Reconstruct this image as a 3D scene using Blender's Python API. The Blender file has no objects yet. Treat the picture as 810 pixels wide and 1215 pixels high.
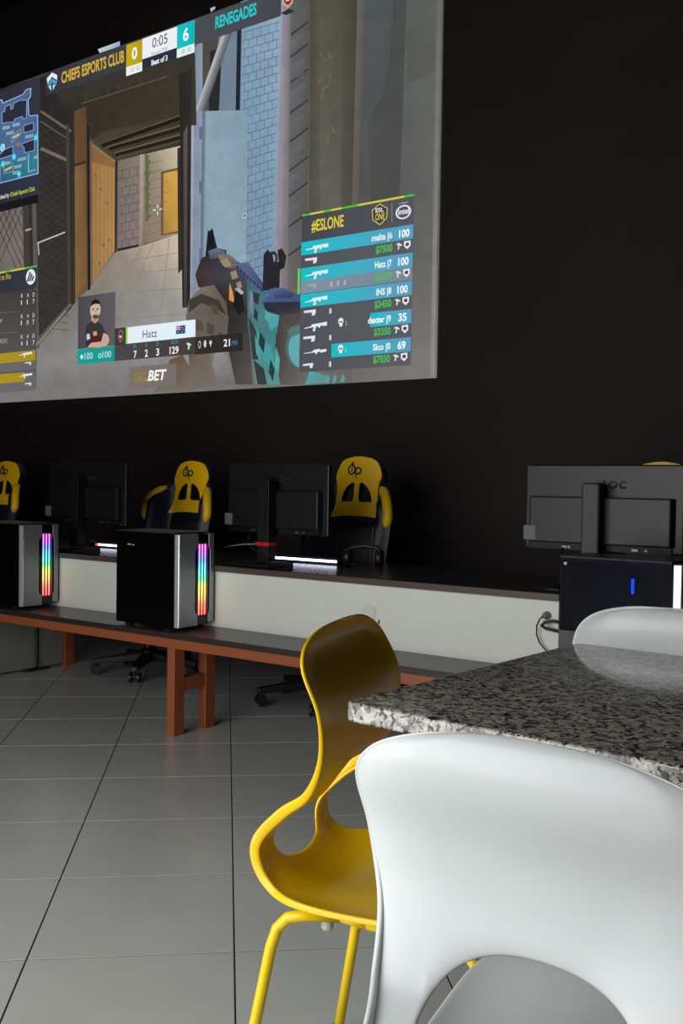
import bpy, bmesh, math, random
from mathutils import Matrix, Vector
random.seed(7)
SC = bpy.context.scene
COL = SC.collection
PI = math.pi

# ------------------------------------------------------------------ camera, world, daylight, exposure
CAM_H = 1.1642
YAW, PITCH, ROLL = 0.63338, 0.029039, -0.015096
fw = Vector((-math.sin(YAW)*math.cos(PITCH), math.cos(YAW)*math.cos(PITCH), -math.sin(PITCH)))
rt = Vector((math.cos(YAW), math.sin(YAW), 0))
dn = fw.cross(rt)
r2 = rt*math.cos(ROLL) + dn*math.sin(ROLL)
d2 = -rt*math.sin(ROLL) + dn*math.cos(ROLL)
cam = bpy.data.cameras.new('camera')
cam.sensor_fit = 'VERTICAL'; cam.sensor_height = 24.0
cam.lens = 24.0*1195.0/1215.0
cam.clip_start = 0.02
camo = bpy.data.objects.new('camera', cam); COL.objects.link(camo)
M = Matrix.Identity(4)
for i, v in enumerate((r2, -d2, -fw)):
    for k in range(3): M[k][i] = v[k]
M.translation = (0, 0, CAM_H)
camo.matrix_world = M
SC.camera = camo

world = bpy.data.worlds.new('world'); SC.world = world; world.use_nodes = True
world.node_tree.nodes['Background'].inputs[0].default_value = (0.78, 0.88, 1.0, 1)
world.node_tree.nodes['Background'].inputs[1].default_value = 1.0

def area(name, loc, rot, sx, sy, power, color):
    l = bpy.data.lights.new(name, 'AREA'); l.shape = 'RECTANGLE'; l.size = sx; l.size_y = sy
    l.energy = power; l.color = color
    o = bpy.data.objects.new(name, l); o.location = loc; o.rotation_euler = rot; COL.objects.link(o)
    return o
# daylight from an added, unseen window behind the camera
area('added_window_daylight', (-2.25, -0.43, 1.43), (PI/2, 0, 0), 2.9, 2.65, 92.0, (1.0, 0.985, 0.95))

vs = SC.view_settings
SC.display_settings.display_device = 'sRGB'
vs.view_transform = 'Standard'; vs.look = 'None'; vs.gamma = 1.0; vs.use_curve_mapping = False
vs.exposure = 0.0
SC.cycles.max_bounces = 8

# ------------------------------------------------------------------ materials
def lin(c):
    return tuple((x/255/12.92 if x/255 <= 0.04045 else ((x/255+0.055)/1.055)**2.4) for x in c)

def nodes(name):
    m = bpy.data.materials.new(name); m.use_nodes = True
    nt = m.node_tree
    return m, nt, nt.nodes['Principled BSDF']

def noise_ramp(nt, scale, stops, detail=4, rough=0.6, vec=None, interp='LINEAR'):
    n = nt.nodes.new('ShaderNodeTexNoise'); n.inputs['Scale'].default_value = scale
    n.inputs['Detail'].default_value = detail; n.inputs['Roughness'].default_value = rough
    tc = nt.nodes.new('ShaderNodeTexCoord')
    nt.links.new(tc.outputs['Object'], n.inputs['Vector'])
    r = nt.nodes.new('ShaderNodeValToRGB'); r.color_ramp.interpolation = interp
    cr = r.color_ramp
    while len(cr.elements) < len(stops): cr.elements.new(0.5)
    for e, (p, c) in zip(cr.elements, stops):
        e.position = p; e.color = (*c, 1)
    nt.links.new(n.outputs['Fac'], r.inputs[0])
    return r, n, tc

def mat(name, rgb, rough=0.5, metal=0.0, spec=0.5, var=0.06, scale=12, coat=0.0, bump=0.0, bscale=200, crough=0.03):
    m, nt, b = nodes(name)
    c = lin(rgb)
    r, n, tc = noise_ramp(nt, scale, [(0.3, tuple(x*(1-var) for x in c)), (0.7, tuple(min(1, x*(1+var)) for x in c))])
    nt.links.new(r.outputs[0], b.inputs['Base Color'])
    b.inputs['Roughness'].default_value = rough; b.inputs['Metallic'].default_value = metal
    b.inputs['Specular IOR Level'].default_value = spec
    b.inputs['Coat Weight'].default_value = coat; b.inputs['Coat Roughness'].default_value = crough
    if bump:
        n2 = nt.nodes.new('ShaderNodeTexNoise'); n2.inputs['Scale'].default_value = bscale
        nt.links.new(tc.outputs['Object'], n2.inputs['Vector'])
        bp = nt.nodes.new('ShaderNodeBump'); bp.inputs['Strength'].default_value = bump; bp.inputs['Distance'].default_value = 0.001
        nt.links.new(n2.outputs['Fac'], bp.inputs['Height']); nt.links.new(bp.outputs[0], b.inputs['Normal'])
    return m

def emit(name, rgb, strength):
    m, nt, b = nodes(name)
    b.inputs['Base Color'].default_value = (0.01, 0.01, 0.01, 1)
    b.inputs['Emission Color'].default_value = (*lin(rgb), 1)
    b.inputs['Emission Strength'].default_value = strength
    return m

MT = {}
MT['black_wall'] = mat('black_wall_paint', (36, 30, 28), 0.75, var=0.12, scale=1.5, spec=0.25)
MT['ceiling'] = mat('black_ceiling_paint', (14, 13, 13), 0.9, spec=0.1)
MT['grey_wall'] = mat('side_wall_paint', (30, 28, 27), 0.9, spec=0.1)
MT['tile'] = mat('grey_floor_tile', (190, 192, 186), 0.32, var=0.04, scale=5, spec=0.5, bump=0.03, bscale=400, coat=0.8, crough=0.26)
MT['grout'] = mat('dark_grout', (38, 36, 35), 0.9, spec=0.1)
MT['yellow'] = mat('yellow_plastic', (243, 196, 4), 0.28, var=0.02, spec=0.45)
MT['yellow_metal'] = mat('yellow_tube', (240, 205, 10), 0.3, var=0.02, spec=0.5)
MT['white'] = mat('white_plastic', (206, 211, 211), 0.32, var=0.015, spec=0.45)
MT['white_metal'] = mat('white_tube', (225, 228, 228), 0.3, var=0.02)
MT['buffer'] = mat('clear_rubber', (200, 196, 175), 0.4, var=0.03)
MT['lam_dark'] = mat('dark_laminate', (58, 50, 46), 0.3, var=0.12, scale=9, spec=0.45)
MT['lam_edge'] = mat('brown_edge_band', (70, 54, 48), 0.5, var=0.1, scale=14)
MT['desk_top'] = mat('dark_desk_laminate', (34, 30, 29), 0.25, var=0.1, scale=9, spec=0.45)
MT['white_board'] = mat('white_melamine', (205, 208, 198), 0.55, var=0.02, spec=0.3)
MT['shaded_board'] = mat('shaded_white_melamine', (118, 120, 113), 0.55, var=0.03)  # white board greyed down: the shade under the desk is in the colour
MT['orange_frame'] = mat('orange_brown_painted_steel', (142, 74, 40), 0.5, var=0.08, scale=25, bump=0.05)
MT['case_black'] = mat('glossy_black_panel', (6, 6, 8), 0.12, spec=0.4)
MT['case_dark'] = mat('case_black_steel', (40, 40, 42), 0.4, spec=0.4)
MT['silver'] = mat('brushed_silver', (150, 154, 156), 0.38, metal=0.7, var=0.06, scale=60)
MT['silver_edge'] = mat('polished_silver_edge', (225, 228, 230), 0.2, metal=0.6)
MT['plastic_black'] = mat('black_plastic', (17, 17, 18), 0.45, spec=0.4)
MT['monitor_black'] = mat('monitor_back_plastic', (18, 18, 19), 0.42, spec=0.36, bump=0.05, bscale=700)
MT['monitor_dark'] = mat('monitor_dark_plastic', (10, 10, 11), 0.5, spec=0.25)
MT['sticker_grey'] = mat('grey_sticker', (92, 96, 96), 0.6)
MT['screen_glass'] = mat('monitor_screen', (8, 8, 10), 0.15)
MT['leather_navy'] = mat('navy_leatherette', (22, 24, 52), 0.42, var=0.12, scale=30, bump=0.15, bscale=260, spec=0.35)
MT['leather_black'] = mat('black_leatherette', (22, 21, 23), 0.5, var=0.12, scale=30, bump=0.15, bscale=260)
MT['leather_yellow'] = mat('yellow_leatherette', (255, 198, 14), 0.4, var=0.05, scale=30, bump=0.12, bscale=260)
MT['navy_print'] = mat('navy_embroidery', (24, 24, 50), 0.7)
MT['red_plastic'] = mat('red_plastic', (190, 24, 30), 0.4)
MT['cable'] = mat('black_cable', (16, 16, 16), 0.5)
MT['cable_grey'] = mat('grey_cable', (120, 122, 118), 0.5)
MT['metal_plate'] = mat('port_metal', (105, 105, 100), 0.4, metal=0.8)
MT['white_print'] = mat('white_print', (190, 192, 192), 0.6)
MT['logo_dark'] = mat('dark_logo_print', (22, 23, 24), 0.6)
MT['pedestal'] = mat('black_steel_pedestal', (24, 24, 25), 0.45, spec=0.4)
MT['board'] = mat('dark_circuit_board', (18, 22, 32), 0.5, var=0.3, scale=60)
MT['blue_led'] = emit('blue_light', (20, 70, 255), 9.0)
MT['white_led'] = emit('white_light', (225, 230, 255), 5.0)
MT['red_led'] = emit('red_light', (255, 40, 25), 4.0)
MT['frame_alu'] = mat('aluminium_window_frame', (120, 120, 120), 0.4, metal=0.6)

def granite():
    m, nt, b = nodes('speckled_grey_granite')
    tc = nt.nodes.new('ShaderNodeTexCoord')
    def nz(scale, lo, hi, detail=3):
        n = nt.nodes.new('ShaderNodeTexNoise'); n.inputs['Scale'].default_value = scale; n.inputs['Detail'].default_value = detail
        n.inputs['Distortion'].default_value = 0.6
        nt.links.new(tc.outputs['Object'], n.inputs['Vector'])
        r = nt.nodes.new('ShaderNodeMapRange'); r.inputs['From Min'].default_value = lo; r.inputs['From Max'].default_value = hi
        nt.links.new(n.outputs['Fac'], r.inputs['Value']); return r.outputs[0]
    def mix(a, bcol, f):
        x = nt.nodes.new('ShaderNodeMix'); x.data_type = 'RGBA'
        if isinstance(a, tuple): x.inputs['A'].default_value = (*a, 1)
        else: nt.links.new(a, x.inputs['A'])
        x.inputs['B'].default_value = (*bcol, 1)
        nt.links.new(f, x.inputs['Factor']); return x.outputs['Result']
    c = mix(lin((186, 180, 166)), lin((142, 140, 132)), nz(46, 0.42, 0.6))
    c = mix(c, lin((204, 192, 170)), nz(92, 0.58, 0.66))
    c = mix(c, lin((92, 90, 86)), nz(66, 0.52, 0.6, 4))
    c = mix(c, lin((24, 25, 28)), nz(84, 0.555, 0.60, 5))
    c = mix(c, lin((40, 40, 42)), nz(150, 0.62, 0.66, 2))
    nt.links.new(c, b.inputs['Base Color'])
    b.inputs['Roughness'].default_value = 0.08; b.inputs['Specular IOR Level'].default_value = 0.42
    return m
MT['granite'] = granite()

def glass(name, tint, rough=0.02):
    m, nt, b = nodes(name)
    b.inputs['Base Color'].default_value = (*tint, 1); b.inputs['Roughness'].default_value = rough
    b.inputs['Transmission Weight'].default_value = 1.0; b.inputs['IOR'].default_value = 1.08
    n = nt.nodes.new('ShaderNodeTexNoise'); n.inputs['Scale'].default_value = 3
    return m
MT['tint_glass'] = glass('smoked_glass', (0.12, 0.16, 0.3))

def rgb_strip(name, strength, dim, pale=0.0):
    m, nt, b = nodes(name)
    tc = nt.nodes.new('ShaderNodeTexCoord'); sp = nt.nodes.new('ShaderNodeSeparateXYZ')
    nt.links.new(tc.outputs['Generated'], sp.inputs[0])
    r = nt.nodes.new('ShaderNodeValToRGB'); cr = r.color_ramp
    stops = [(0.0, (255, 30, 50)), (0.16, (255, 90, 50)), (0.38, (235, 215, 60)), (0.5, (60, 220, 110)), (0.62, (50, 205, 225)),
             (0.78, (60, 110, 255)), (0.9, (170, 60, 240)), (1.0, (255, 50, 200))]
    while len(cr.elements) < len(stops): cr.elements.new(0.5)
    for e, (p, c) in zip(cr.elements, stops):
        e.position = p; e.color = (*(x+(1-x)*pale for x in lin(c)), 1)
    nt.links.new(sp.outputs['Z'], r.inputs[0])
    nt.links.new(r.outputs[0], b.inputs['Emission Color']); b.inputs['Emission Strength'].default_value = strength
    b.inputs['Base Color'].default_value = (dim, dim, dim, 1)
    return m
MT['rgb_core'] = rgb_strip('rainbow_light_tube', 3.2, 0.02, 0.08)
MT['rgb_back'] = rgb_strip('rainbow_diffuser', 0.16, 0.02)

def flat_light(name, var):
    """projected picture: each mesh point carries the colour thrown on the screen there"""
    m = bpy.data.materials.new(name); m.use_nodes = True; nt = m.node_tree
    nt.nodes.remove(nt.nodes['Principled BSDF'])
    a = nt.nodes.new('ShaderNodeAttribute'); a.attribute_name = 'Col'
    e = nt.nodes.new('ShaderNodeEmission')
    src = a.outputs['Color']
    if var:
        n = nt.nodes.new('ShaderNodeTexNoise'); n.inputs['Scale'].default_value = 7; n.inputs['Detail'].default_value = 6
        n.inputs['Roughness'].default_value = 0.65
        tc = nt.nodes.new('ShaderNodeTexCoord'); nt.links.new(tc.outputs['Object'], n.inputs['Vector'])
        mr = nt.nodes.new('ShaderNodeMapRange'); mr.inputs['From Min'].default_value = 0.3; mr.inputs['From Max'].default_value = 0.7
        mr.inputs['To Min'].default_value = 1-var; mr.inputs['To Max'].default_value = 1+var
        nt.links.new(n.outputs['Fac'], mr.inputs['Value'])
        v = nt.nodes.new('ShaderNodeVectorMath'); v.operation = 'SCALE'
        nt.links.new(src, v.inputs[0]); nt.links.new(mr.outputs[0], v.inputs['Scale']); src = v.outputs[0]
    nt.links.new(src, e.inputs['Color'])
    nt.links.new(e.outputs[0], nt.nodes['Material Output'].inputs['Surface'])
    return m
MT['picture'] = flat_light('projected_picture', 0.1)
MT['overlay'] = flat_light('projected_graphics', 0.0)

# ------------------------------------------------------------------ geometry helpers
def tag(o, label=None, cat=None, group=None, kind=None):
    if label: o['label'] = label
    if cat: o['category'] = cat
    if group: o['group'] = group
    if kind: o['kind'] = kind
    return o

def empty(name, loc=(0, 0, 0), rz=0.0, scale=1.0):
    o = bpy.data.objects.new(name, None); COL.objects.link(o)
    o.location = loc; o.rotation_euler = (0, 0, rz); o.scale = (scale,)*3
    o.empty_display_size = 0.1
    return o

def mesh_obj(name, me, material, parent=None):
    o = bpy.data.objects.new(name, me); COL.objects.link(o)
    if material is not None: me.materials.append(material)
    if parent is not None: o.parent = parent
    return o

class MB:
    def __init__(self): self.v = []; self.f = []
    def add(self, vs, fs):
        n = len(self.v); self.v += [tuple(p) for p in vs]; self.f += [tuple(i+n for i in f) for f in fs]; return self
    def box(self, x0, x1, y0, y1, z0, z1):
        return self.add([(x0,y0,z0),(x1,y0,z0),(x1,y1,z0),(x0,y1,z0),(x0,y0,z1),(x1,y0,z1),(x1,y1,z1),(x0,y1,z1)],
                        [(0,3,2,1),(4,5,6,7),(0,1,5,4),(1,2,6,5),(2,3,7,6),(3,0,4,7)])
    def prism(self, pts, axis, a, b):
        """pts 2-D polygon; axis: 'y' -> pts are (x,z); 'x' -> (y,z); 'z' -> (x,y)"""
        def P(p, t):
            return (p[0], t, p[1]) if axis == 'y' else (t, p[0], p[1]) if axis == 'x' else (p[0], p[1], t)
        n = len(pts)
        vs = [P(p, a) for p in pts] + [P(p, b) for p in pts]
        fs = [tuple(range(n)), tuple(range(2*n-1, n-1, -1))] + [(i, i+n, (i+1) % n+n, (i+1) % n) for i in range(n)]
        return self.add(vs, fs)
    def tube(self, path, r, seg=10, closed=False):
        pts = [Vector(p) for p in path]; n = len(pts); rings = []
        up = Vector((0, 0, 1))
        for i, p in enumerate(pts):
            if closed: t = pts[(i+1) % n]-pts[i-1]
            else: t = pts[min(i+1, n-1)]-pts[max(i-1, 0)]
            t.normalize()
            a = t.cross(up)
            if a.length < 0.05: a = t.cross(Vector((1, 0, 0)))
            a.normalize(); b = t.cross(a)
            if rings and False: pass
            rr = r[i] if isinstance(r, (list, tuple)) else r
            rings.append([p+(a*math.cos(k*2*PI/seg)+b*math.sin(k*2*PI/seg))*rr for k in range(seg)])
        # keep rings aligned
        for i in range(1, n):
            prev = rings[i-1]; cur = rings[i]
            best = min(range(seg), key=lambda s: sum((cur[(k+s) % seg]-prev[k]).length for k in range(0, seg, 3)))
            rings[i] = [cur[(k+best) % seg] for k in range(seg)]
        vs = [v for rg in rings for v in rg]; fs = []
        m = n if closed else n-1
        for i in range(m):
            j = (i+1) % n
            for k in range(seg): fs.append((i*seg+k, i*seg+(k+1) % seg, j*seg+(k+1) % seg, j*seg+k))
        if not closed:
            fs.append(tuple(range(seg-1, -1, -1))); fs.append(tuple((n-1)*seg+k for k in range(seg)))
        return self.add(vs, fs)
    def lathe(self, prof, c=(0, 0, 0), seg=24, axis='z'):
        vs, fs = [], []
        for (r, z) in prof:
            for k in range(seg):
                a = 2*PI*k/seg
                q = (r*math.cos(a), r*math.sin(a), z)
                if axis == 'y': q = (q[0], q[2], q[1])
                if axis == 'x': q = (q[2], q[0], q[1])
                vs.append((c[0]+q[0], c[1]+q[1], c[2]+q[2]))
        for i in range(len(prof)-1):
            for k in range(seg): fs.append((i*seg+k, i*seg+(k+1) % seg, (i+1)*seg+(k+1) % seg, (i+1)*seg+k))
        fs.append(tuple(range(seg-1, -1, -1))); fs.append(tuple((len(prof)-1)*seg+k for k in range(seg)))
        return self.add(vs, fs)
    def mesh(self, name, smooth=False):
        me = bpy.data.meshes.new(name); me.from_pydata(self.v, [], self.f)
        bm = bmesh.new(); bm.from_mesh(me); bmesh.ops.recalc_face_normals(bm, faces=bm.faces); bm.to_mesh(me); bm.free()
        if smooth: me.shade_smooth()
        return me
    def build(self, name, material, parent=None, smooth=False, bevel=0.0, seg=2):
        o = mesh_obj(name, self.mesh(name, smooth), material, parent)
        if bevel:
            b = o.modifiers.new('bevel', 'BEVEL'); b.width = bevel; b.segments = seg; b.limit_method = 'ANGLE'; b.angle_limit = math.radians(40)
        return o

def grid(nu, nv, fn):
    mb = MB()
    vs = [fn(i/nu, j/nv) for j in range(nv+1) for i in range(nu+1)]
    fs = [(j*(nu+1)+i, j*(nu+1)+i+1, (j+1)*(nu+1)+i+1, (j+1)*(nu+1)+i) for j in range(nv) for i in range(nu)]
    return mb.add(vs, fs)

def copy_tree(o, parent=None):
    c = o.copy(); COL.objects.link(c); c.parent = parent
    for ch in list(o.children): copy_tree(ch, c)
    return c

def ss(a, b, x):
    t = max(0, min(1, (x-a)/(b-a))); return t*t*(3-2*t)

def lerp_table(tab, x):
    if x <= tab[0][0]: return tab[0][1]
    for (a, va), (b, vb) in zip(tab, tab[1:]):
        if x <= b: return va+(vb-va)*(x-a)/(b-a)
    return tab[-1][1]

# ------------------------------------------------------------------ room shell
XL, XR, YF, YB, ZC = -8.3, 2.4, -0.46, 5.2, 5.1
MB().box(XL, XR, YB, YB+0.15, 0, ZC).build('wall_back', MT['black_wall'])['kind'] = 'structure'
MB().box(XL-0.15, XL, YF, YB+0.15, 0, ZC).build('wall_left', MT['grey_wall'])['kind'] = 'structure'
MB().box(XR, XR+0.15, YF, YB+0.15, 0, ZC).build('wall_right', MT['grey_wall'])['kind'] = 'structure'
MB().box(XL-0.15, XR+0.15, YF-0.15, YB+0.15, ZC, ZC+0.15).build('ceiling', MT['ceiling'])['kind'] = 'structure'
w = MB()
WX0, WX1, WZ0, WZ1 = -3.8, -0.7, 0.06, 2.82  # window opening out of view, added and sized to let daylight in
w.box(XL-0.15, WX0, YF-0.15, YF, 0, ZC).box(WX1, XR+0.15, YF-0.15, YF, 0, ZC).box(WX0, WX1, YF-0.15, YF, WZ1, ZC).box(WX0, WX1, YF-0.15, YF, 0, WZ0)
w.build('wall_front', MT['grey_wall'])['kind'] = 'structure'
w = MB()
for x in (WX0, (WX0*2+WX1)/3, (WX0+2*WX1)/3, WX1): w.box(x-0.025, x+0.025, YF-0.1, YF-0.04, WZ0, WZ1)
for z in (WZ0+0.025, WZ1-0.025): w.box(WX0, WX1, YF-0.1, YF-0.04, z-0.025, z+0.025)
w.build('added_window_1', MT['frame_alu'])['kind'] = 'structure'

# floor: grout bed and square tiles laid on the diagonal of the room
floor = MB().box(XL-0.15, XR+0.15, YF-0.15, YB+0.15, -0.12, -0.0013).build('floor', MT['grout']); floor['kind'] = 'structure'
PHI, OX, OY, TS, GAP = 0.747359, 0.032822, 2.471673, 0.5, 0.0042
cph, sph = math.cos(PHI), math.sin(PHI)
h = (TS-GAP)/2
def tile_mesh(dz=0.0):
    m = MB().box(-h, h, -h, h, -0.006, 0)
    me = m.mesh('tile')
    bm = bmesh.new(); bm.from_mesh(me)
    bmesh.ops.bevel(bm, geom=[e for e in bm.edges if all(v.co.z > -0.001 for v in e.verts)], offset=0.0005, segments=1, affect='EDGES')
    bm.to_mesh(me); bm.free(); me.materials.append(MT['tile']); return me
tme = tile_mesh()
rest = MB()
for i in range(-20, 21):
    for j in range(-20, 21):
        u, v = OX+TS*(i+0.5), OY+TS*(j+0.5)
        X, Y = cph*u-sph*v, sph*u+cph*v
        if not (XL-0.4 < X < XR+0.4 and YF-0.4 < Y < YB+0.4): continue
        inside = XL+0.36 < X < XR-0.36 and YF+0.36 < Y < YB-0.36
        if inside and -6.4 < X < 0.9 and 0.2 < Y:
            o = bpy.data.objects.new('tile', tme); COL.objects.link(o); o.parent = floor
            o.location = (X, Y, random.uniform(-0.0002, 0.0)); o.rotation_euler = (0, 0, PHI)
        else:
            # cut to the room where it meets a wall
            poly = [(X+cph*a-sph*b, Y+sph*a+cph*b) for a, b in ((-h, -h), (h, -h), (h, h), (-h, h))]
            for ax, lim, sg in ((0, XL, 1), (0, XR, -1), (1, YF, 1), (1, YB, -1)):
                out = []
                for k in range(len(poly)):
                    p, q = poly[k-1], poly[k]
                    dp, dq = (p[ax]-lim)*sg, (q[ax]-lim)*sg
                    if dp*dq < 0:
                        t = dp/(dp-dq); out.append((p[0]+(q[0]-p[0])*t, p[1]+(q[1]-p[1])*t))
                    if dq >= 0: out.append(q)
                poly = out
                if not poly: break
            if len(poly) > 2: rest.prism(poly, 'z', -0.01, 0)
tag(rest.build('tile_surround', MT['tile'], floor), kind='stuff')

# ------------------------------------------------------------------ projection screen and the picture on it
YS = 5.18
HM = (0.005703231010128627, 0.000207763321662615, -7.44066872061004, 0.0010488880061789536, -0.007098010243065133,
      5.173368256331545, 0.0008092228746065823, -1.9768337387637455e-05)
def S(x, y):
    """picture measurements (photo units) -> metres on the screen's own plane"""
    d = HM[6]*x+HM[7]*y+1
    return ((HM[0]*x+HM[1]*y+HM[2])/d, (HM[3]*x+HM[4]*y+HM[5])/d)

SX0, SX1, SZ0, SZ1 = -7.84, -3.115, 1.796, 4.432
screen = tag(empty('projection_screen', (0, YS, 0)), 'huge projection screen showing a first person shooter match on the black wall', 'screen')
MB().box(SX0, SX1, 0.001, 0.018, SZ0, SZ1).build('screen_board', mat('screen_cloth', (150, 148, 145), 0.9, spec=0.1), screen)

class Flat:
    layer = 0
    def __init__(self): self.v = []; self.f = []; self.c = []
    def raw(self, pts, faces, cols):
        Flat.layer += 1
        n = len(self.v); y = -0.00012*Flat.layer
        def cl(x, z): return (min(max(x, SX0+0.002), SX1-0.002), y, min(max(z, SZ0+0.002), SZ1-0.002))
        self.v += [cl(*p) for p in pts]; self.f += [tuple(i+n for i in f) for f in faces]
        self.c += [(*lin(c), 1) for c in cols]
    def poly(self, pts, *cols):
        """polygon in picture measurements, one colour or one per corner"""
        q = [S(*p) for p in pts]
        if len(cols) == 1: cols = cols*len(q)
        fs = [tuple(range(len(q)))]
        if len(q) > 4:
            from mathutils.geometry import tessellate_polygon
            fs = tessellate_polygon([[Vector((a, b, 0)) for a, b in q]])
        self.raw(q, fs, cols)
    def rect(self, tl, br, *cols):
        a, b = S(*tl), S(*br)
        q = [(a[0], a[1]), (b[0], a[1]), (b[0], b[1]), (a[0], b[1])]
        if len(cols) == 1: cols = cols*4
        elif len(cols) == 2: cols = (cols[0], cols[1], cols[1], cols[0])
        self.raw(q, [(0, 1, 2, 3)], cols)
    def mrect(self, x0, x1, z0, z1, *cols):
        if len(cols) == 1: cols = cols*4
        elif len(cols) == 2: cols = (cols[0], cols[1], cols[1], cols[0])
        self.raw([(x0, z1), (x1, z1), (x1, z0), (x0, z0)], [(0, 1, 2, 3)], cols)
    def line(self, a, b, w, col, col2=None):
        (ax, ay), (bx, by) = a, b
        L = math.hypot(bx-ax, by-ay) or 1; nx, ny = -(by-ay)/L*w/2, (bx-ax)/L*w/2
        c2 = col2 or col
        self.poly([(ax+nx, ay+ny), (bx+nx, by+ny), (bx-nx, by-ny), (ax-nx, ay-ny)], col, c2, c2, col)
    def ell(self, c, rx, ry, col, n=20, ring=0.0):
        m, zc = S(*c)
        ex = S(c[0]+rx, c[1])[0]-m; ez = zc-S(c[0], c[1]+ry)[1]
        if not ring:
            self.raw([(m+ex*math.cos(2*PI*k/n), zc+ez*math.sin(2*PI*k/n)) for k in range(n)], [tuple(range(n))], [col]*n)
        else:
            pts = [(m+ex*s*math.cos(2*PI*k/n), zc+ez*s*math.sin(2*PI*k/n)) for s in (1, 1-ring) for k in range(n)]
            self.raw(pts, [(k, (k+1) % n, n+(k+1) % n, n+k) for k in range(n)], [col]*(2*n))
    def text(self, s, a, b, cap, col, bold=0.012, shear=0.0):
        """lettering from baseline point a to baseline point b, capitals cap high"""
        cu = bpy.data.curves.new('lettering', 'FONT'); cu.body = s; cu.offset = bold; cu.resolution_u = 3; cu.shear = shear
        to = bpy.data.objects.new('lettering', cu); COL.objects.link(to)
        bpy.context.view_layer.update()
        me = bpy.data.meshes.new_from_object(to.evaluated_get(bpy.context.evaluated_depsgraph_get()))
        vs = [v.co.copy() for v in me.vertices]; fs = [tuple(p.vertices) for p in me.polygons]
        bpy.data.objects.remove(to); bpy.data.curves.remove(cu); bpy.data.meshes.remove(me)
        if not vs: return
        x0 = min(v.x for v in vs); x1 = max(v.x for v in vs)
        A, B = S(*a), S(*b); kx = (B[0]-A[0])/max(x1-x0, 1e-6)*(0.45 if s == '1' else 1.0)
        hz = S(a[0], a[1]-cap)[1]-A[1]; kz = hz/0.69
        self.raw([(A[0]+(v.x-x0)*kx, A[1]+v.y*kz) for v in vs], fs, [col]*len(vs))
    def build(self, name, parent, material=None):
        me = bpy.data.meshes.new(name); me.from_pydata(self.v, [], self.f)
        at = me.color_attributes.new('Col', 'FLOAT_COLOR', 'POINT')
        at.data.foreach_set('color', [x for c in self.c for x in c])
        return mesh_obj(name, me, material or MT['overlay'], parent)

G = Flat()
P = G.poly
# whole view: concrete grey, washed a little lighter toward the lower edge
G.mrect(SX0, SX1, SZ0, SZ1, (58, 54, 48), (80, 78, 72), (118, 114, 110), (120, 116, 112))
# concrete wall on the near side: bands from the pillar to the edge of the picture
P([(362, -30), (426, -44), (418, 470), (354, 470)], (90, 86, 76), (70, 68, 60), (104, 100, 94), (114, 110, 104))
P([(408, -40), (426, -44), (419, 300), (404, 300)], (80, 76, 66), (66, 64, 56), (78, 76, 68), (86, 82, 74))
P([(368, -30), (380, -33), (380, 300), (366, 310)], (74, 70, 60), (88, 84, 74), (94, 90, 80), (86, 82, 74))
P([(425, -44), (434, -46), (423, 300), (416, 300)], (104, 98, 90), (94, 90, 84), (92, 90, 84), (98, 94, 86))
P([(434, -46), (527, -64), (521, 300), (423, 300)], (80, 84, 84), (92, 94, 90), (102, 102, 98), (82, 82, 80))
P([(423, 300), (521, 300), (518, 470), (419, 470)], (82, 82, 80), (102, 102, 98), (128, 124, 122), (112, 108, 106))
P([(434, -46), (470, -52), (462, 73), (455, 110), (436, 143), (428, 141)], (78, 86, 92), (80, 86, 90), (78, 84, 87), (77, 83, 85), (80, 84, 85), (82, 84, 84))
P([(470, -52), (484, -56), (480, 60), (474, 240), (440, 240), (436, 144), (455, 110), (462, 73)], (74, 77, 76), (76, 79, 77), (75, 77, 75), (76, 77, 75), (78, 79, 77), (78, 80, 78), (74, 77, 75), (73, 76, 75))
P([(484, 36), (526, 10), (525, 80), (481, 100)], (84, 87, 84), (92, 94, 90), (94, 95, 92), (86, 88, 86))
P([(481, 101), (525, 82), (523, 240), (474, 240)], (92, 95, 93), (99, 101, 98), (101, 101, 99), (90, 91, 90))
P([(519, -60), (525, -62), (515, 452), (510, 452)], (92, 93, 90), (100, 100, 97), (146, 142, 140), (134, 130, 128))
for q in (((379, 62), (384, 70), (389, 72)), ((389, 62), (393, 70)), ((391, 88), (392, 98), (384, 106), (381, 116)), ((381, 92), (378, 100)), ((394, 150), (397, 158)), ((388, 160), (390, 172))):
    for a, b in zip(q, q[1:]): G.line(a, b, 1.8, (108, 101, 90))
# stone block pier
P([(343, -20), (368, -26), (364, 340), (338, 345)], (96, 97, 99), (84, 84, 82), (92, 90, 86), (106, 104, 106))
for y in (36, 62, 92, 128, 162, 196, 226, 262, 296):
    G.line((342, y+8), (366, y-10), 2.2, (62, 60, 58))
for k, (y, hh) in enumerate(((40, 22), (70, 26), (100, 30), (136, 26), (170, 24), (202, 20), (236, 22), (270, 22))):
    P([(345, y+8), (362, y-2), (361, y+hh-8), (344, y+hh)], (104, 106, 110), (94, 95, 96), (88, 88, 88), (98, 100, 104))
# mauve pillar
P([(334, -20), (346, -24), (342, 345), (322, 350)], (150, 142, 156), (128, 122, 130), (132, 124, 132), (150, 142, 156))
P([(340, -24), (346, -24), (342, 345), (334, 347)], (140, 132, 142), (112, 108, 112), (114, 110, 112), (132, 124, 130))
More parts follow.
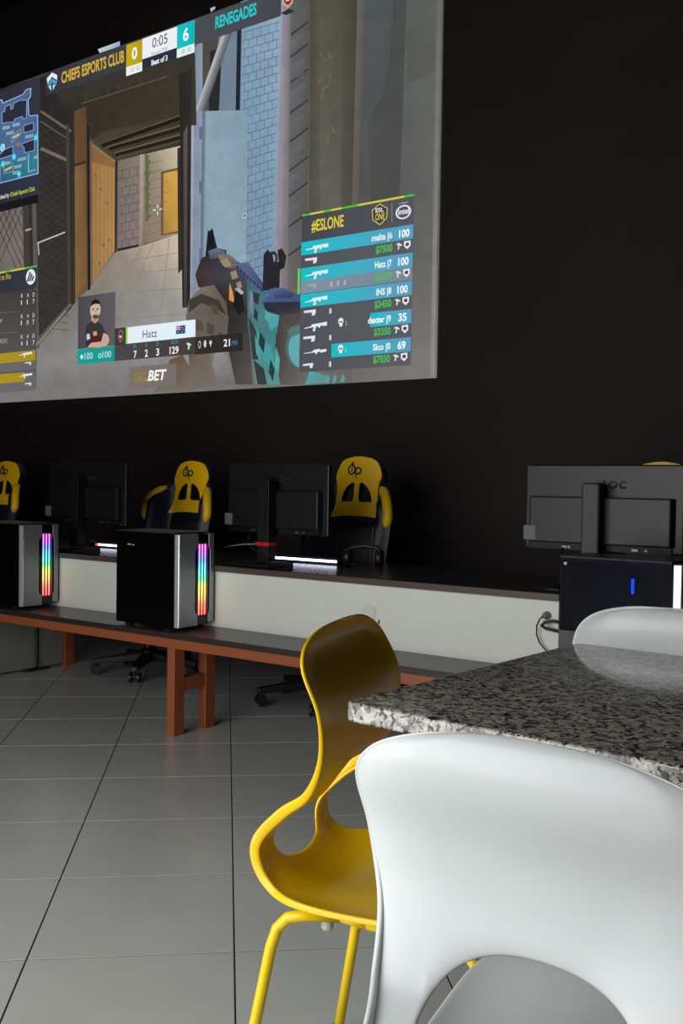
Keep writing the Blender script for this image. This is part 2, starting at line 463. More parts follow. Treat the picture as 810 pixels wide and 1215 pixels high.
# blue painted brick wall
P([(286, 0), (336, -14), (326, 330), (284, 345)], (128, 158, 182), (146, 170, 190), (124, 150, 170), (120, 146, 168))
for k in range(30):
    y0 = 26+k*10.2
    G.line((288, y0+13), (333-k*0.3, y0), 1.1, (92, 118, 142))
    for q in range(5):
        x = 291+q*9.5+(4.7 if k % 2 else 0)
        if x < 331-k*0.3:
            yy = y0+13-(x-288)*0.29
            G.line((x, yy), (x, yy+9.5), 0.9, (98, 124, 148))
# door leaf, jambs and stair beam
P([(262, 40), (290, 32), (288, 140), (256, 140)], (112, 130, 148), (110, 128, 146), (116, 134, 150), (104, 120, 136))
P([(252, 62), (266, 58), (262, 140), (250, 140)], (44, 44, 48), (40, 40, 44), (42, 42, 46), (44, 44, 48))
P([(284, 36), (289, 34), (287, 140), (282, 140)], (34, 38, 46))
P([(233, 60), (243, 40), (243, 370), (228, 378)], (126, 144, 166), (140, 152, 170), (142, 150, 166), (126, 138, 160))
P([(229, 150), (233, 150), (231, 370), (226, 376)], (170, 172, 184), (160, 164, 178), (140, 144, 160), (150, 152, 166))
P([(272, 30), (282, 28), (246, 132), (234, 134)], (150, 156, 160), (88, 90, 88), (78, 78, 76), (168, 174, 178))
P([(270, 32), (275, 30), (240, 128), (234, 134)], (186, 190, 192), (160, 164, 166), (150, 154, 156), (190, 194, 198))
P([(243, 133), (297, 132), (294, 346), (240, 350)], (138, 162, 178), (128, 154, 172), (142, 166, 182), (132, 152, 170))
P([(243, 133), (247, 133), (244, 350), (240, 350)], (92, 106, 124), (120, 140, 156), (120, 138, 154), (92, 104, 120))
for y in (152, 216, 296): P([(239, y), (243, y-1), (243, y+14), (239, y+15)], (100, 112, 130))
G.ell((293, 257), 3, 3.4, (176, 190, 200)); G.ell((293, 257), 1.6, 1.8, (110, 124, 136))
# covered passage: roof, end wall, boards, floor
P([(62, 112), (234, 50), (236, 150), (92, 150)], (54, 50, 44), (58, 55, 48), (60, 56, 48), (46, 42, 36))
P([(92, 118), (226, 84), (219, 176), (142, 192), (112, 168)], (52, 48, 40), (60, 56, 46), (62, 56, 44), (58, 52, 42), (56, 50, 40))
P([(112, 168), (124, 158), (218, 136), (218, 174), (141, 192)], (74, 68, 54), (70, 64, 52), (64, 58, 46), (58, 52, 42), (70, 64, 50))
for k in range(9): P([(104+k*13, 112-k*3.4), (112+k*13, 110-k*3.4), (110+k*13, 122-k*3.2), (103+k*13, 124-k*3.2)], (62+3*(k % 3), 57+3*(k % 2), 49), (54, 50, 43), (50, 46, 40), (58, 54, 46))
for (a, b, w_, c) in (((100, 124), (202, 92), 1.6, (88, 78, 64)), ((123, 172), (218, 138), 1.8, (98, 86, 66)), ((124, 174), (218, 141), 4.5, (32, 29, 24)), ((130, 176), (218, 150), 1.8, (100, 90, 70)),
                      ((132, 178), (218, 154), 4, (34, 30, 25)), ((138, 183), (218, 160.5), 1.6, (104, 94, 74)), ((140, 185), (218, 164.5), 3.6, (36, 33, 27)), ((141, 189), (218, 168), 2, (80, 74, 58))):
    G.line(a, b, w_, c)
P([(143, 192), (170, 185), (170, 294), (143, 298)], (120, 108, 102), (134, 120, 114), (138, 122, 118), (122, 108, 104))
P([(175, 184), (218, 174), (218, 278), (174, 290)], (140, 130, 112), (206, 194, 166), (160, 144, 128), (132, 118, 106))
for k in range(9):
    G.line((144, 204+k*10.5), (170, 198+k*10.5), 0.9, (98, 86, 82))
    G.line((178, 196+k*10.5), (196, 192+k*10.2), 0.8, (120, 108, 96))
    for q in range(3): G.line((148+q*9+(4.5 if k % 2 else 0), 203+k*10.5-q*1.8), (148+q*9+(4.5 if k % 2 else 0), 213+k*10.5-q*1.8), 0.8, (100, 88, 84))
P([(170, 185), (175.5, 184), (174, 292), (169.5, 293)], (178, 164, 138), (160, 146, 122), (138, 124, 110), (150, 136, 120))
for k in range(12): P([(176+(k % 3), 184+k*6.4), (181+(k % 2)*2, 186+k*6.4), (179, 194+k*6.4), (176, 192+k*6.4)], (98, 104, 72))
P([(195, 205), (217, 200), (217, 277), (195, 281)], (104, 84, 58))
P([(198, 207), (217, 203), (216, 275), (197.5, 279)], (198, 156, 74), (206, 164, 80), (192, 148, 68), (160, 122, 72))
for y in (216, 229, 240): G.line((198, y+1.5), (203, y), 0.8, (150, 112, 60))
P([(144, 296), (169, 291), (169, 296), (144, 301)], (44, 40, 38))
P([(141, 300), (172, 293), (218, 278), (236, 380), (243, 470), (-10, 482), (-10, 452), (90, 364), (108, 345)],
  (146, 134, 120), (172, 158, 140), (206, 192, 166), (156, 154, 152), (122, 120, 120), (122, 121, 120), (122, 120, 118), (124, 118, 112), (132, 124, 114))
for (a, b) in (((186, 290), (140, 396)), ((205, 284), (192, 400)), ((150, 304), (40, 455)), ((172, 296), (66, 470)), ((130, 330), (230, 318)),
               ((108, 352), (234, 342)), ((84, 384), (238, 372)), ((54, 424), (240, 410)), ((160, 310), (222, 300)), ((198, 400), (190, 470)), ((140, 396), (104, 470))):
    G.line(a, b, 0.8, (134, 128, 120))
P([(111, 170), (142, 193), (141, 298), (113, 338)], (150, 112, 66), (168, 130, 80), (178, 138, 86), (160, 122, 74))
P([(113, 174), (141, 194), (141, 201), (113, 194)], (126, 92, 54), (140, 106, 66), (146, 110, 68), (132, 98, 58))
for t in (0.16, 0.34, 0.52, 0.68, 0.85): G.line((114+27*t, 172+20*t), (114+27*t, 336-38*t), 0.7, (140, 104, 60))
for (x, y) in ((118, 208), (124, 224), (131, 240), (127, 290), (122, 312), (134, 284)): G.line((x, y), (x+0.6, y+4), 1.0, (92, 66, 40))
P([(110.5, 168), (113.5, 170), (114.5, 338), (111.5, 342)], (118, 96, 76), (104, 82, 62), (116, 92, 70), (124, 102, 80))
P([(107.5, 150), (111, 152), (112, 344), (108.5, 346)], (40, 34, 30)); P([(141, 193), (144, 192), (143, 300), (140.5, 301)], (52, 44, 38))
P([(92, 134), (107, 128), (108, 345), (93, 358)], (100, 74, 50), (88, 66, 46), (112, 82, 54), (124, 92, 62))
P([(92, 196), (107, 192), (107, 195), (92, 199)], (60, 46, 36))
P([(93, 200), (106, 196), (107, 340), (94, 352)], (126, 94, 62), (112, 84, 56), (120, 88, 58), (130, 96, 64))
P([(84, 130), (93, 126), (94, 360), (88, 366)], (46, 40, 36), (54, 46, 40), (58, 50, 44), (46, 42, 38))
P([(217, 90), (232, 84), (230, 366), (221, 366)], (44, 40, 36), (50, 48, 46), (40, 38, 40), (38, 34, 32))
P([(222, 160), (227, 150), (226, 366), (222.5, 366)], (84, 76, 70), (92, 86, 82), (70, 66, 68), (60, 54, 54))
P([(215, 178), (219, 176), (221, 320), (216, 326)], (52, 46, 40))
# chain-link cage along the passage
P([(-12, 112), (60, 92), (90, 150), (90, 366), (48, 410), (-12, 460)], (40, 38, 36), (42, 40, 38), (46, 44, 42), (52, 48, 46), (72, 66, 62), (60, 56, 54))
P([(-12, 250), (34, 246), (34, 326), (-12, 334)], (108, 98, 94), (116, 106, 100), (124, 114, 108), (110, 100, 96))
P([(-12, 334), (44, 324), (44, 420), (-12, 460)], (66, 60, 58))
for k in range(14):
    G.line((-8+k*7-30, 330), (-8+k*7+6, 246), 0.8, (52, 46, 44)) if k < 6 else None
for k in range(7):
    G.line((-6+k*7, 250), (min(-6+k*7+30, 34), 250+ (min(-6+k*7+30, 34)-(-6+k*7))*2.3), 0.8, (52, 46, 44))
for k in range(26):
    G.line((52, 140+k*10), (88, 178+k*8.6), 0.6, (62, 60, 58)); G.line((52, 160+k*10), (88, 150+k*8.6), 0.6, (62, 60, 58))
G.line((54, 134), (90, 158), 3, (112, 96, 84)); G.line((54, 146), (88, 168), 1.6, (96, 86, 78))
G.line((54, 178), (86, 192), 4, (120, 104, 92)); G.line((86, 150), (88, 362), 3.4, (70, 64, 60))
G.line((46, 232), (50, 414), 5, (92, 86, 82)); G.line((36, 240), (38, 326), 7, (64, 60, 58))
G.line((50, 290), (83, 277), 1.6, (196, 190, 186)); G.line((51, 290), (52, 304), 1.4, (180, 174, 170)); G.line((36, 275), (43, 273), 2, (170, 164, 158))
G.line((48, 408), (90, 362), 4, (104, 90, 80)); G.line((44, 416), (84, 370), 1.5, (150, 138, 128))
# soldier's arm and glove, pistol sights, rifle
def z4(*pts): return [(230+x/2.7, 220+y/2.7) for x, y in pts]
P(z4((60, 150), (76, 148), (90, 205), (120, 212), (118, 240), (52, 232)), (30, 34, 42))
P(z4((66, 165), (72, 140), (78, 150), (80, 205), (62, 205)), (24, 28, 36))
P(z4((40, 236), (80, 222), (160, 250), (190, 300), (190, 420), (120, 420), (60, 330), (30, 330), (20, 290)), (52, 42, 40), (60, 56, 60), (62, 66, 86), (70, 74, 92), (50, 48, 48), (44, 38, 36), (48, 42, 38), (58, 48, 44), (66, 52, 48))
P(z4((60, 215), (88, 205), (118, 216), (110, 236), (70, 240)), (88, 100, 120), (104, 120, 140), (92, 108, 128), (76, 86, 104), (70, 80, 96))
P(z4((92, 228), (128, 225), (170, 262), (150, 275), (108, 262)), (142, 128, 96), (122, 112, 86), (84, 84, 92), (88, 84, 80), (120, 108, 84))
P(z4((40, 330), (80, 322), (120, 380), (130, 520), (0, 560), (-10, 420), (0, 370)), (120, 112, 100), (108, 100, 88), (96, 90, 80), (98, 92, 84), (92, 86, 80), (104, 98, 88), (112, 104, 94))
P(z4((0, 372), (40, 350), (96, 372), (120, 420), (90, 400), (40, 380), (0, 410)), (66, 58, 52))
P(z4((130, 315), (140, 345), (146, 380), (128, 370)), (226, 150, 66))
P(z4((128, 380), (190, 420), (205, 640), (140, 640), (122, 500)), (44, 40, 38), (56, 56, 56), (90, 86, 84), (76, 70, 66), (52, 46, 44))
P(z4((150, 340), (170, 350), (178, 400), (160, 420), (140, 390)), (30, 28, 28))
P(z4((146, 335), (160, 330), (176, 348), (168, 354)), (176, 176, 180))
P(z4((90, 505), (120, 500), (150, 640), (60, 640)), (150, 148, 156), (120, 116, 120), (112, 106, 102), (118, 112, 106))
P(z4((0, 560), (60, 520), (90, 640), (0, 660)), (104, 92, 80), (110, 98, 84), (118, 110, 102), (116, 108, 102))
P(z4((-100, 640), (-60, 560), (-20, 545), (10, 600), (0, 660), (-110, 665)), (110, 92, 74), (104, 86, 66), (96, 80, 62), (108, 98, 88), (118, 112, 106), (116, 110, 104))
P(z4((-90, 600), (-70, 575), (-40, 590), (-52, 625)), (74, 62, 52))
P(z4((185, 300), (250, 330), (300, 380), (312, 480), (300, 640), (215, 640), (188, 440)), (64, 92, 104), (66, 112, 122), (66, 134, 138), (60, 128, 128), (84, 140, 138), (82, 146, 142), (78, 120, 126))
P(z4((250, 350), (290, 380), (296, 440), (262, 470), (240, 400)), (78, 158, 162))
P(z4((198, 440), (262, 520), (280, 600), (240, 560), (205, 500)), (70, 158, 156))
P(z4((190, 420), (216, 470), (222, 560), (204, 560)), (60, 60, 62)); P(z4((195, 340), (206, 350), (206, 420), (194, 400)), (120, 130, 148))
P(z4((206, 560), (240, 590), (250, 640), (220, 640)), (58, 62, 62)); P(z4((276, 470), (292, 520), (296, 600), (280, 560)), (60, 82, 84))
P(z4((140, 256), (190, 250), (248, 332), (236, 348)), (98, 108, 140), (84, 96, 134), (60, 72, 108), (78, 90, 124))
for k in range(8): P(z4((150+k*11, 262+k*10), (156+k*11, 261+k*10), (162+k*11, 272+k*10), (154+k*11, 274+k*10)), (52, 60, 88))
P(z4((236, 340), (240, 225), (252, 210), (268, 226), (272, 250), (288, 250), (284, 212), (298, 206), (312, 232), (306, 268), (292, 276), (290, 340)), (40, 40, 46))
G.ell(z4((268, 240))[0], 6, 9, (46, 46, 54), ring=0.4)
P(z4((238, 375), (275, 330), (330, 350), (372, 355), (372, 378), (300, 380), (250, 384)), (76, 92, 138), (84, 98, 146), (74, 88, 134), (70, 82, 124), (66, 78, 118), (68, 80, 118), (74, 90, 134))
P(z4((258, 336), (300, 332), (340, 350), (330, 362), (278, 366)), (92, 104, 150), (86, 98, 142), (64, 74, 108), (48, 52, 70), (60, 68, 98))
P(z4((238, 378), (372, 376), (372, 412), (290, 420), (244, 406)), (50, 52, 66), (48, 50, 62), (64, 62, 64), (62, 60, 60), (44, 46, 58))
P(z4((290, 420), (380, 408), (380, 650), (320, 660), (292, 640), (276, 520)), (70, 66, 62), (84, 78, 72), (112, 106, 102), (108, 102, 98), (88, 82, 78), (64, 58, 54))
G.ell(z4((362, 515))[0], 20, 27, (76, 110, 112)); G.ell(z4((372, 520))[0], 20, 26, (96, 170, 176))
P(z4((314, 470), (330, 455), (372, 455), (372, 470), (330, 490)), (90, 120, 124))
P(z4((372, 640), (388, 596), (440, 612), (450, 655)), (80, 160, 160), (70, 168, 164), (90, 150, 150), (120, 130, 130))
for x in (436, 458, 484): P(z4((x, 640), (x+8, 606), (x+16, 618), (x+12, 642)), (90, 156, 156))
for q in (((205, 345), (228, 352), (222, 388), (208, 376)), ((228, 470), (246, 500), (240, 540), (224, 510)), ((262, 560), (276, 590), (270, 632), (256, 600)), ((212, 395), (222, 412), (220, 440), (208, 425))):
    P(z4(*q), (44, 58, 64))
for q in (((212, 480), (226, 520), (232, 570), (216, 540)), ((246, 400), (262, 420), (258, 446), (244, 430)), ((280, 520), (292, 560), (288, 610), (276, 580))):
    P(z4(*q), (84, 164, 162))
for q in (((20, 430), (44, 440), (50, 470), (26, 468)), ((60, 440), (84, 452), (80, 486), (58, 476)), ((70, 380), (92, 392), (96, 420), (76, 410)), ((6, 500), (30, 496), (34, 520), (8, 526)), ((96, 470), (112, 480), (108, 506), (92, 498))):
    P(z4(*q), (84, 74, 62))
for q in (((100, 246), (122, 236), (140, 262), (118, 268)), ((134, 282), (152, 276), (160, 300), (140, 306)), ((152, 318), (166, 310), (172, 330), (158, 336))):
    P(z4(*q), (150, 138, 104))
# crosshair
for a, b in (((193.5, 245), (193.5, 249)), ((193.5, 253), (193.5, 257)), ((188, 251.5), (191.5, 251)), ((195.5, 250.5), (199, 250))): G.line(a, b, 1.2, (226, 232, 226))
# sky gaps above the score bar
P([(123, 60), (149, 50), (149, 58), (125, 66)], (196, 210, 224), (176, 190, 206), (150, 164, 180), (180, 194, 208))
P([(256, 8), (262, 4), (262, 14), (257, 18)], (170, 180, 196))
G.build('projected_view', screen, MT['picture'])

# --- score bar
F = Flat()
zt, zb = 4.392, 4.212
F.mrect(S(61, 115)[0], S(156.7, 90)[0], zb, zt, (54, 55, 62), (62, 64, 72))
F.mrect(S(237.7, 50)[0], S(340, 20)[0], zb, zt, (74, 78, 84), (70, 72, 78))
xg0, xg1, xw1, xt1 = S(156.7, 70)[0], S(175.7, 66)[0], S(216.7, 54)[0], S(237.7, 46)[0]
F.mrect(xg0, xg1, 4.22, 4.384, (196, 172, 28), (182, 158, 20)); F.mrect(xg0, xg1, 4.155, 4.22, (236, 238, 238))
F.mrect(xg1, xw1, 4.238, 4.386, (236, 240, 244)); F.mrect(xg1, xw1, 4.168, 4.238, (42, 48, 62))
F.mrect(xw1, xt1, 4.225, 4.389, (24, 196, 200), (18, 180, 186)); F.mrect(xw1, xt1, 4.163, 4.225, (232, 238, 240))
for x in (-5.752, -5.69): F.mrect(x, x+0.03, 4.172, 4.2, (196, 186, 150)); F.mrect(x+0.006, x+0.024, 4.178, 4.194, (236, 238, 238))
for x in (-5.222, -5.165): F.mrect(x, x+0.03, 4.182, 4.208, (110, 196, 200)); F.mrect(x+0.006, x+0.024, 4.188, 4.202, (232, 238, 240))
F.text('CHIEFS ESPORTS CLUB', (80, 101.7), (154.3, 77.3), 12.5, (214, 176, 52), 0.028)
F.text('RENEGADES', (262.3, 37.5), (311, 24.0), 13, (40, 200, 204), 0.032)
F.text('0', (163.3, 74), (169.8, 72), 13, (244, 244, 240), 0.03)
F.text('6', (224, 52.5), (230.8, 50.3), 14, (240, 250, 250), 0.03)
F.text('0:05', (187.7, 60.5), (205.7, 55), 11.5, (60, 60, 66), 0.0)
F.text('Round 7/30', (186.7, 69.5), (205.7, 64), 4.3, (130, 132, 142), 0.0)
F.text('Best of 3', (186.7, 81), (205.7, 75.0), 6, (240, 242, 246), 0.03)
F.poly([(63, 96), (69, 89), (75, 92), (75, 98), (69, 94), (63.5, 102)], (228, 238, 244)); F.poly([(63.5, 103), (69, 96), (75, 99), (74, 104), (69, 101), (65, 107)], (70, 160, 200))
F.poly([(65, 106), (68, 104), (68, 111)], (200, 214, 224)); F.poly([(70, 103), (73, 104), (70, 110)], (200, 214, 224))
F.poly([(341, 0), (348, -6), (355, 0), (354, 8), (348, 14), (342, 9)], (196, 170, 160)); F.poly([(343, 1), (348, -3), (353, 2), (352, 7), (348, 11), (344, 7)], (150, 44, 48))
F.poly([(346, 1), (350, 0), (350, 5), (346, 6)], (226, 214, 210))
F.poly([(340, 20), (350, 14), (356, 18), (346, 22)], (48, 46, 46))
F.build('score_banner', screen)

# --- map in the corner
F = Flat()
def m7(*pts): return [(x/7.6, 90+y/7.6) for x, y in pts]
zt, zb = S(54.6, 94.6)[1], S(54.2, 233)[1]
xr = S(54.5, 160)[0]
F.mrect(SX0+0.01, xr, zb, zt, (38, 40, 52), (50, 53, 68))
blue, edge = (74, 102, 146), (146, 178, 212)
F.poly(m7((-300, 420), (0, 300), (55, 270), (60, 240), (80, 240), (85, 270), (200, 222), (270, 190), (295, 150), (340, 135), (335, 215), (315, 235), (320, 370), (335, 385), (400, 375), (405, 900), (0, 1000), (-300, 1070)), blue)
F.poly(m7((65, 800), (180, 765), (280, 720), (400, 690), (404, 895), (70, 965)), (44, 104, 124), (52, 118, 140), (44, 110, 140), (50, 124, 144), (56, 122, 140), (44, 96, 124))
for blk in (((75, 450), (75, 350), (100, 340), (105, 300), (150, 275), (155, 325), (175, 315), (178, 270), (240, 240), (300, 240), (295, 400), (265, 410), (260, 385), (190, 410), (185, 435), (130, 440)),
            ((270, 470), (360, 440), (362, 510), (275, 535)), ((260, 630), (370, 590), (370, 690), (280, 715), (275, 660), (255, 655)),
            ((15, 780), (90, 690), (175, 650), (178, 730), (20, 780)), ((25, 825), (60, 820), (60, 960), (25, 975))):
    F.poly(m7(*blk), (44, 46, 62))
    for a, b in zip(blk, blk[1:]+blk[:1]): F.line(*m7(a, b), 0.7, edge)
out = ((0, 300), (55, 270), (60, 240), (80, 240), (85, 270), (270, 190), (295, 150), (340, 135), (335, 215), (315, 235), (320, 370), (335, 385), (400, 375), (405, 900), (0, 1000))
for a, b in zip(out, out[1:]): F.line(*m7(a, b), 0.9, (168, 196, 224))
for (x, y, w_, h_) in ((85, 480, 65, 30), (175, 455, 68, 28), (118, 530, 70, 28), (290, 560, 75, 28), (222, 765, 78, 28), (190, 830, 68, 28), (108, 795, 50, 28), (178, 885, 60, 26), (368, 745, 34, 26)):
    F.poly(m7((x, y), (x+w_, y-w_*0.22), (x+w_, y+h_-w_*0.22), (x, y+h_)), (136, 164, 190))
for c in (((165, 575), (250, 500), (255, 540), (170, 625)), ((98, 830), (180, 805), (182, 880), (100, 900))):
    for a, b in zip(c, c[1:]+c[:1]): F.line(*m7(a, b), 0.9, (150, 150, 110))
    cx_ = sum(p[0] for p in c)/4; cy_ = sum(p[1] for p in c)/4
    F.poly(m7((cx_-34, cy_+12), (cx_+30, cy_-24), (cx_+32, cy_-4), (cx_-30, cy_+30)), (178, 188, 176)); F.poly(m7((cx_-8, cy_+4), (cx_+10, cy_-10), (cx_+12, cy_+4), (cx_-4, cy_+16)), (200, 190, 80))
F.line(*m7((320, 725), (322, 885)), 1.2, edge); F.line(*m7((322, 885), (385, 865)), 1.2, edge)
F.poly(m7((10, 400), (42, 395), (48, 495), (14, 500)), (176, 168, 120)); F.poly(m7((28, 560), (52, 555), (58, 620), (30, 640)), (140, 110, 86))
F.poly(m7((210, 625), (250, 612), (254, 650), (215, 660)), (142, 112, 100))
for (x, y) in ((90, 668), (192, 752), (92, 815), (238, 905), (390, 578)): F.ell(m7((x, y))[0], 2.3, 3.8, (40, 206, 224)); F.ell(m7((x, y))[0], 1.0, 1.6, (150, 236, 244))
F.ell(m7((90, 668))[0], 2.7, 4.4, (220, 246, 250), ring=0.25)
F.mrect(SX0+0.01, xr, S(54, 243)[1], zb, (26, 26, 28))
F.text('Train |', (-7, 242.5), (6.0, 239.3), 4.8, (200, 214, 60), 0.0)
F.text('Picked by', (7.2, 239.2), (19.7, 236), 4.8, (226, 230, 234), 0.01)
F.text('Chiefs Esports Club', (21, 235.8), (50, 228.8), 4.8, (206, 214, 60), 0.01)
F.build('map_panel', screen)

def gun(F, x, y, w_, sl, col, kind='rifle'):
    """weapon pictogram; x, y is the muzzle end, sl the slope per unit"""
    if kind == 'rifle':
        q = ((0, .45), (.3, .35), (.32, .15), (.75, .1), (1, .05), (1, .5), (.82, .5), (.74, .35), (.7, .6), (.62, .62), (.6, .45), (.52, .45), (.46, 1.0), (.36, .95), (.42, .5), (.3, .5), (0, .55))
        hh = 0.38
    elif kind == 'sniper':
        q = ((0, .5), (.35, .45), (.45, .15), (.7, .1), (.72, .3), (1, .25), (1, .7), (.78, .8), (.7, .6), (.6, .6), (.58, .9), (.5, .9), (.5, .6), (.35, .6), (0, .6)); hh = 0.26
    else:
        q = ((0, .05), (1, 0), (1, .4), (.92, .95), (.66, 1), (.7, .45), (0, .42)); hh = 0.5
    F.poly([(x+a*w_, y+b*w_*hh-a*w_*sl) for a, b in q], col)

# --- list of the other team, cut by the frame
F = Flat()
xr, xr2 = S(52.6, 330)[0], S(51, 440)[0]
F.mrect(SX0+0.01, xr, S(52, 462)[1], S(52, 345)[1], (70, 64, 60), (66, 62, 60), (92, 90, 90), (92, 90, 92))
F.mrect(SX0+0.01, xr, S(52, 343)[1], S(52.6, 317)[1], (44, 46, 56), (54, 56, 66))
zt = S(52.6, 316.6)[1]
F.mrect(SX0+0.01, xr, zt-0.014, zt, (206, 200, 60)); F.mrect(xr-0.16, xr, zt-0.014, zt, (60, 190, 70)); F.mrect(xr-0.42, xr-0.34, zt-0.014, zt, (60, 190, 70))
F.text('Road to Rio', (0.5, 336), (21.7, 332), 6.5, (206, 192, 60), 0.0)
F.text('Challenge', (-14, 346.5), (5.3, 344), 6, (220, 224, 228), 0.0)
F.ell((45.4, 330.4), 5.7, 9.2, (226, 236, 238))
for k in range(3): F.line((41.5+k*2.6, 336-k*0.4), (45+k*1.9, 324.5+k*2.4), 1.7, (40, 42, 50))
for r_, (nm, x1, ds) in enumerate((('wyver', 1.6, '117'), ('malthunter', 12.5, '107'), ('IMMUNDUS', 17.8, '417'))):
    y = 355+r_*24.2
    for k, ch in enumerate('KAD'): F.text(ch, (34+k*6.9, y-k*0.6), (36.4+k*6.9, y-k*0.6-0.2), 4.6, (222, 222, 224), 0.0)
    for k, ch in enumerate(ds): F.text(ch, (34+k*6.9, y+8.3-k*0.6), (36+k*6.9, y+8.1-k*0.6), 5.4, (232, 232, 232), 0.0)
    F.text(nm, (x1-16, y+6.5), (x1, y+4.5), 5.4, (170, 170, 172), 0.0)
    F.line((-8, y+19), (28+r_*2, y+16.5), 0.8, (110, 100, 94))
for k, (y0, y1, wx) in enumerate(((416.5, 428.5, 51.3), (441.5, 453, 38.5))):
    F.mrect(SX0+0.01, S(51.3, y1)[0], S(51, y1+11)[1], S(51, y0)[1], (104, 102, 104))
    F.mrect(SX0+0.01, S(wx, y1)[0], S(51, y1)[1], S(51, y0)[1], (176, 152, 40), (166, 142, 30))
    F.text('duster' if k else 'rated', (-8, y1-1.5), (4.5 if k else 6.5, y1-3), 5.5, (224, 222, 210), 0.0)
    gun(F, 31.8, y0+3.4, 15.5, 0.1, (236, 236, 232)); gun(F, 39, y1+2.5, 7.5, 0.1, (214, 214, 216), 'pistol')
F.build('team_list', screen)

# --- card of the player being watched
F = Flat()
F.rect((102.2, 354.5), (145.9, 411), (74, 72, 76), (94, 92, 96))
def c5(*pts): return [(90+x/5.0625, 330+y/5.0625) for x, y in pts]
F.poly(c5((106, 420), (112, 370), (104, 330), (112, 290), (140, 272), (180, 272), (206, 290), (222, 330), (240, 345), (250, 380), (236, 412), (180, 424), (126, 428)), (54, 52, 60))
F.poly(c5((112, 370), (150, 352), (210, 356), (206, 400), (130, 416)), (84, 34, 36)); F.poly(c5((112, 345), (130, 340), (134, 372), (114, 380)), (190, 206, 224))
F.poly(c5((150, 330), (172, 326), (176, 350), (154, 356)), (204, 164, 60))
F.poly(c5((116, 424), (140, 396), (200, 388), (214, 336), (240, 348), (250, 382), (236, 412), (180, 424)), (196, 166, 148))
F.poly(c5((140, 262), (142, 232), (186, 232), (184, 262), (164, 282)), (178, 150, 134))
F.ell(c5((165, 200))[0], 6.3, 11, (202, 176, 160)); F.poly(c5((138, 182), (142, 152), (160, 136), (182, 140), (196, 160), (198, 184), (190, 164), (160, 164), (146, 172)), (32, 28, 28))
F.poly(c5((146, 226), (150, 232), (182, 232), (190, 222), (184, 248), (164, 256), (150, 246)), (92, 74, 66))
for x in (152, 178): F.ell(c5((x, 196))[0], 1.2, 0.9, (50, 44, 44))
F.poly(c5((163, 200), (168, 200), (171, 216), (162, 217)), (180, 150, 134)); F.line(*c5((157, 230), (175, 229)), 0.9, (140, 80, 76))
F.rect((101.3, 416.2), (145.6, 430), (24, 160, 152), (26, 150, 144))
F.poly([(104.5, 425), (106.5, 421.5), (108.5, 424.5), (106.5, 428)], (220, 240, 236)); F.ell((128, 423.5), 1.9, 3, (200, 232, 226), ring=0.4)
F.text('100', (109.9, 427.8), (119.6, 426.6), 7.5, (206, 236, 230), 0.0); F.text('100', (131, 426), (141.4, 424.8), 7.5, (206, 236, 230), 0.0)
F.rect((145.6, 411), (241, 421.5), (74, 70, 74), (70, 62, 60)); F.rect((241, 402), (297, 417.5), (52, 46, 44), (46, 42, 42))
F.rect((145.9, 391.5), (159.5, 410.5), (64, 58, 60)); F.poly([(149, 401), (152, 392.5), (156, 394.5), (155.5, 404), (152, 409)], (140, 96, 92)); F.poly([(150.4, 400.5), (152.4, 395), (154.6, 397), (154, 403), (152, 406)], (64, 48, 48)); F.ell((152.5, 401), 1.3, 1.8, (216, 196, 190))
F.rect((160, 390.2), (241.2, 401.2), (228, 238, 244), (226, 240, 250)); F.rect((158.8, 390.4), (161, 409), (96, 200, 40), (170, 214, 60))
F.text('Hatz', (178.9, 403), (196, 400.8), 9.3, (60, 66, 80), 0.0)
F.rect((218.4, 388.7), (229.3, 397.2), (44, 72, 122)); F.rect((218.4, 389.5), (223.6, 393.2), (206, 196, 206)); F.line((221, 389), (221, 393.6), 0.9, (200, 60, 70)); F.line((218.5, 391.6), (223.5, 391), 0.9, (200, 60, 70))
for (x, y) in ((226, 390.6), (227.4, 393), (225.4, 395.5), (220.8, 396)): F.ell((x, y), 0.5, 0.6, (220, 224, 232), 8)
teal = (40, 156, 160)
for s, a, b in (('K', 168.4, 171.6), ('A', 181.8, 185), ('D', 195.2, 198.4), ('ADR', 212.3, 221.3)): F.text(s, (a, 414.8-(a-168)*0.11), (b, 414.8-(b-168)*0.11), 4.6, teal, 0.0)
for s, a, b in (('7', 168.6, 172), ('2', 181.8, 185.2), ('3', 195.2, 198.6), ('129', 211, 221.6)): F.text(s, (a, 426.3-(a-168)*0.11), (b, 426.3-(b-168)*0.11), 8.2, (242, 242, 242), 0.02)
for pts in (((230.5, 409.5), (233, 408), (237, 410.5), (235, 412), (234, 416.5), (232.5, 416), (233, 411.5)),): F.poly(list(pts), (222, 222, 222))
F.ell((246.6, 410.5), 1.6, 4.4, (214, 214, 216), ring=0.3); F.ell((253, 409.6), 1.5, 4.4, (214, 214, 216)); F.ell((259.6, 408), 1.5, 2.4, (214, 214, 216)); F.poly([(259, 409), (260.3, 409), (260, 413), (259.3, 413)], (214, 214, 216))
F.text('21', (275, 412.8), (282.5, 412), 8.2, (244, 244, 244), 0.02); F.text('/90', (284, 411.4), (291.5, 410.6), 5, (60, 150, 180), 0.0)
F.rect((163, 437), (219, 459), (122, 114, 108), (118, 110, 104))
F.text('GG', (168.8, 454.5), (183.4, 453), 11, (160, 122, 56), 0.03, 0.2); F.text('.', (183.2, 453), (185, 452.8), 11, (214, 166, 60), 0.03); F.text('BET', (185.4, 452.9), (207.6, 450.6), 11.5, (246, 246, 248), 0.03, 0.2)
F.build('player_card', screen)

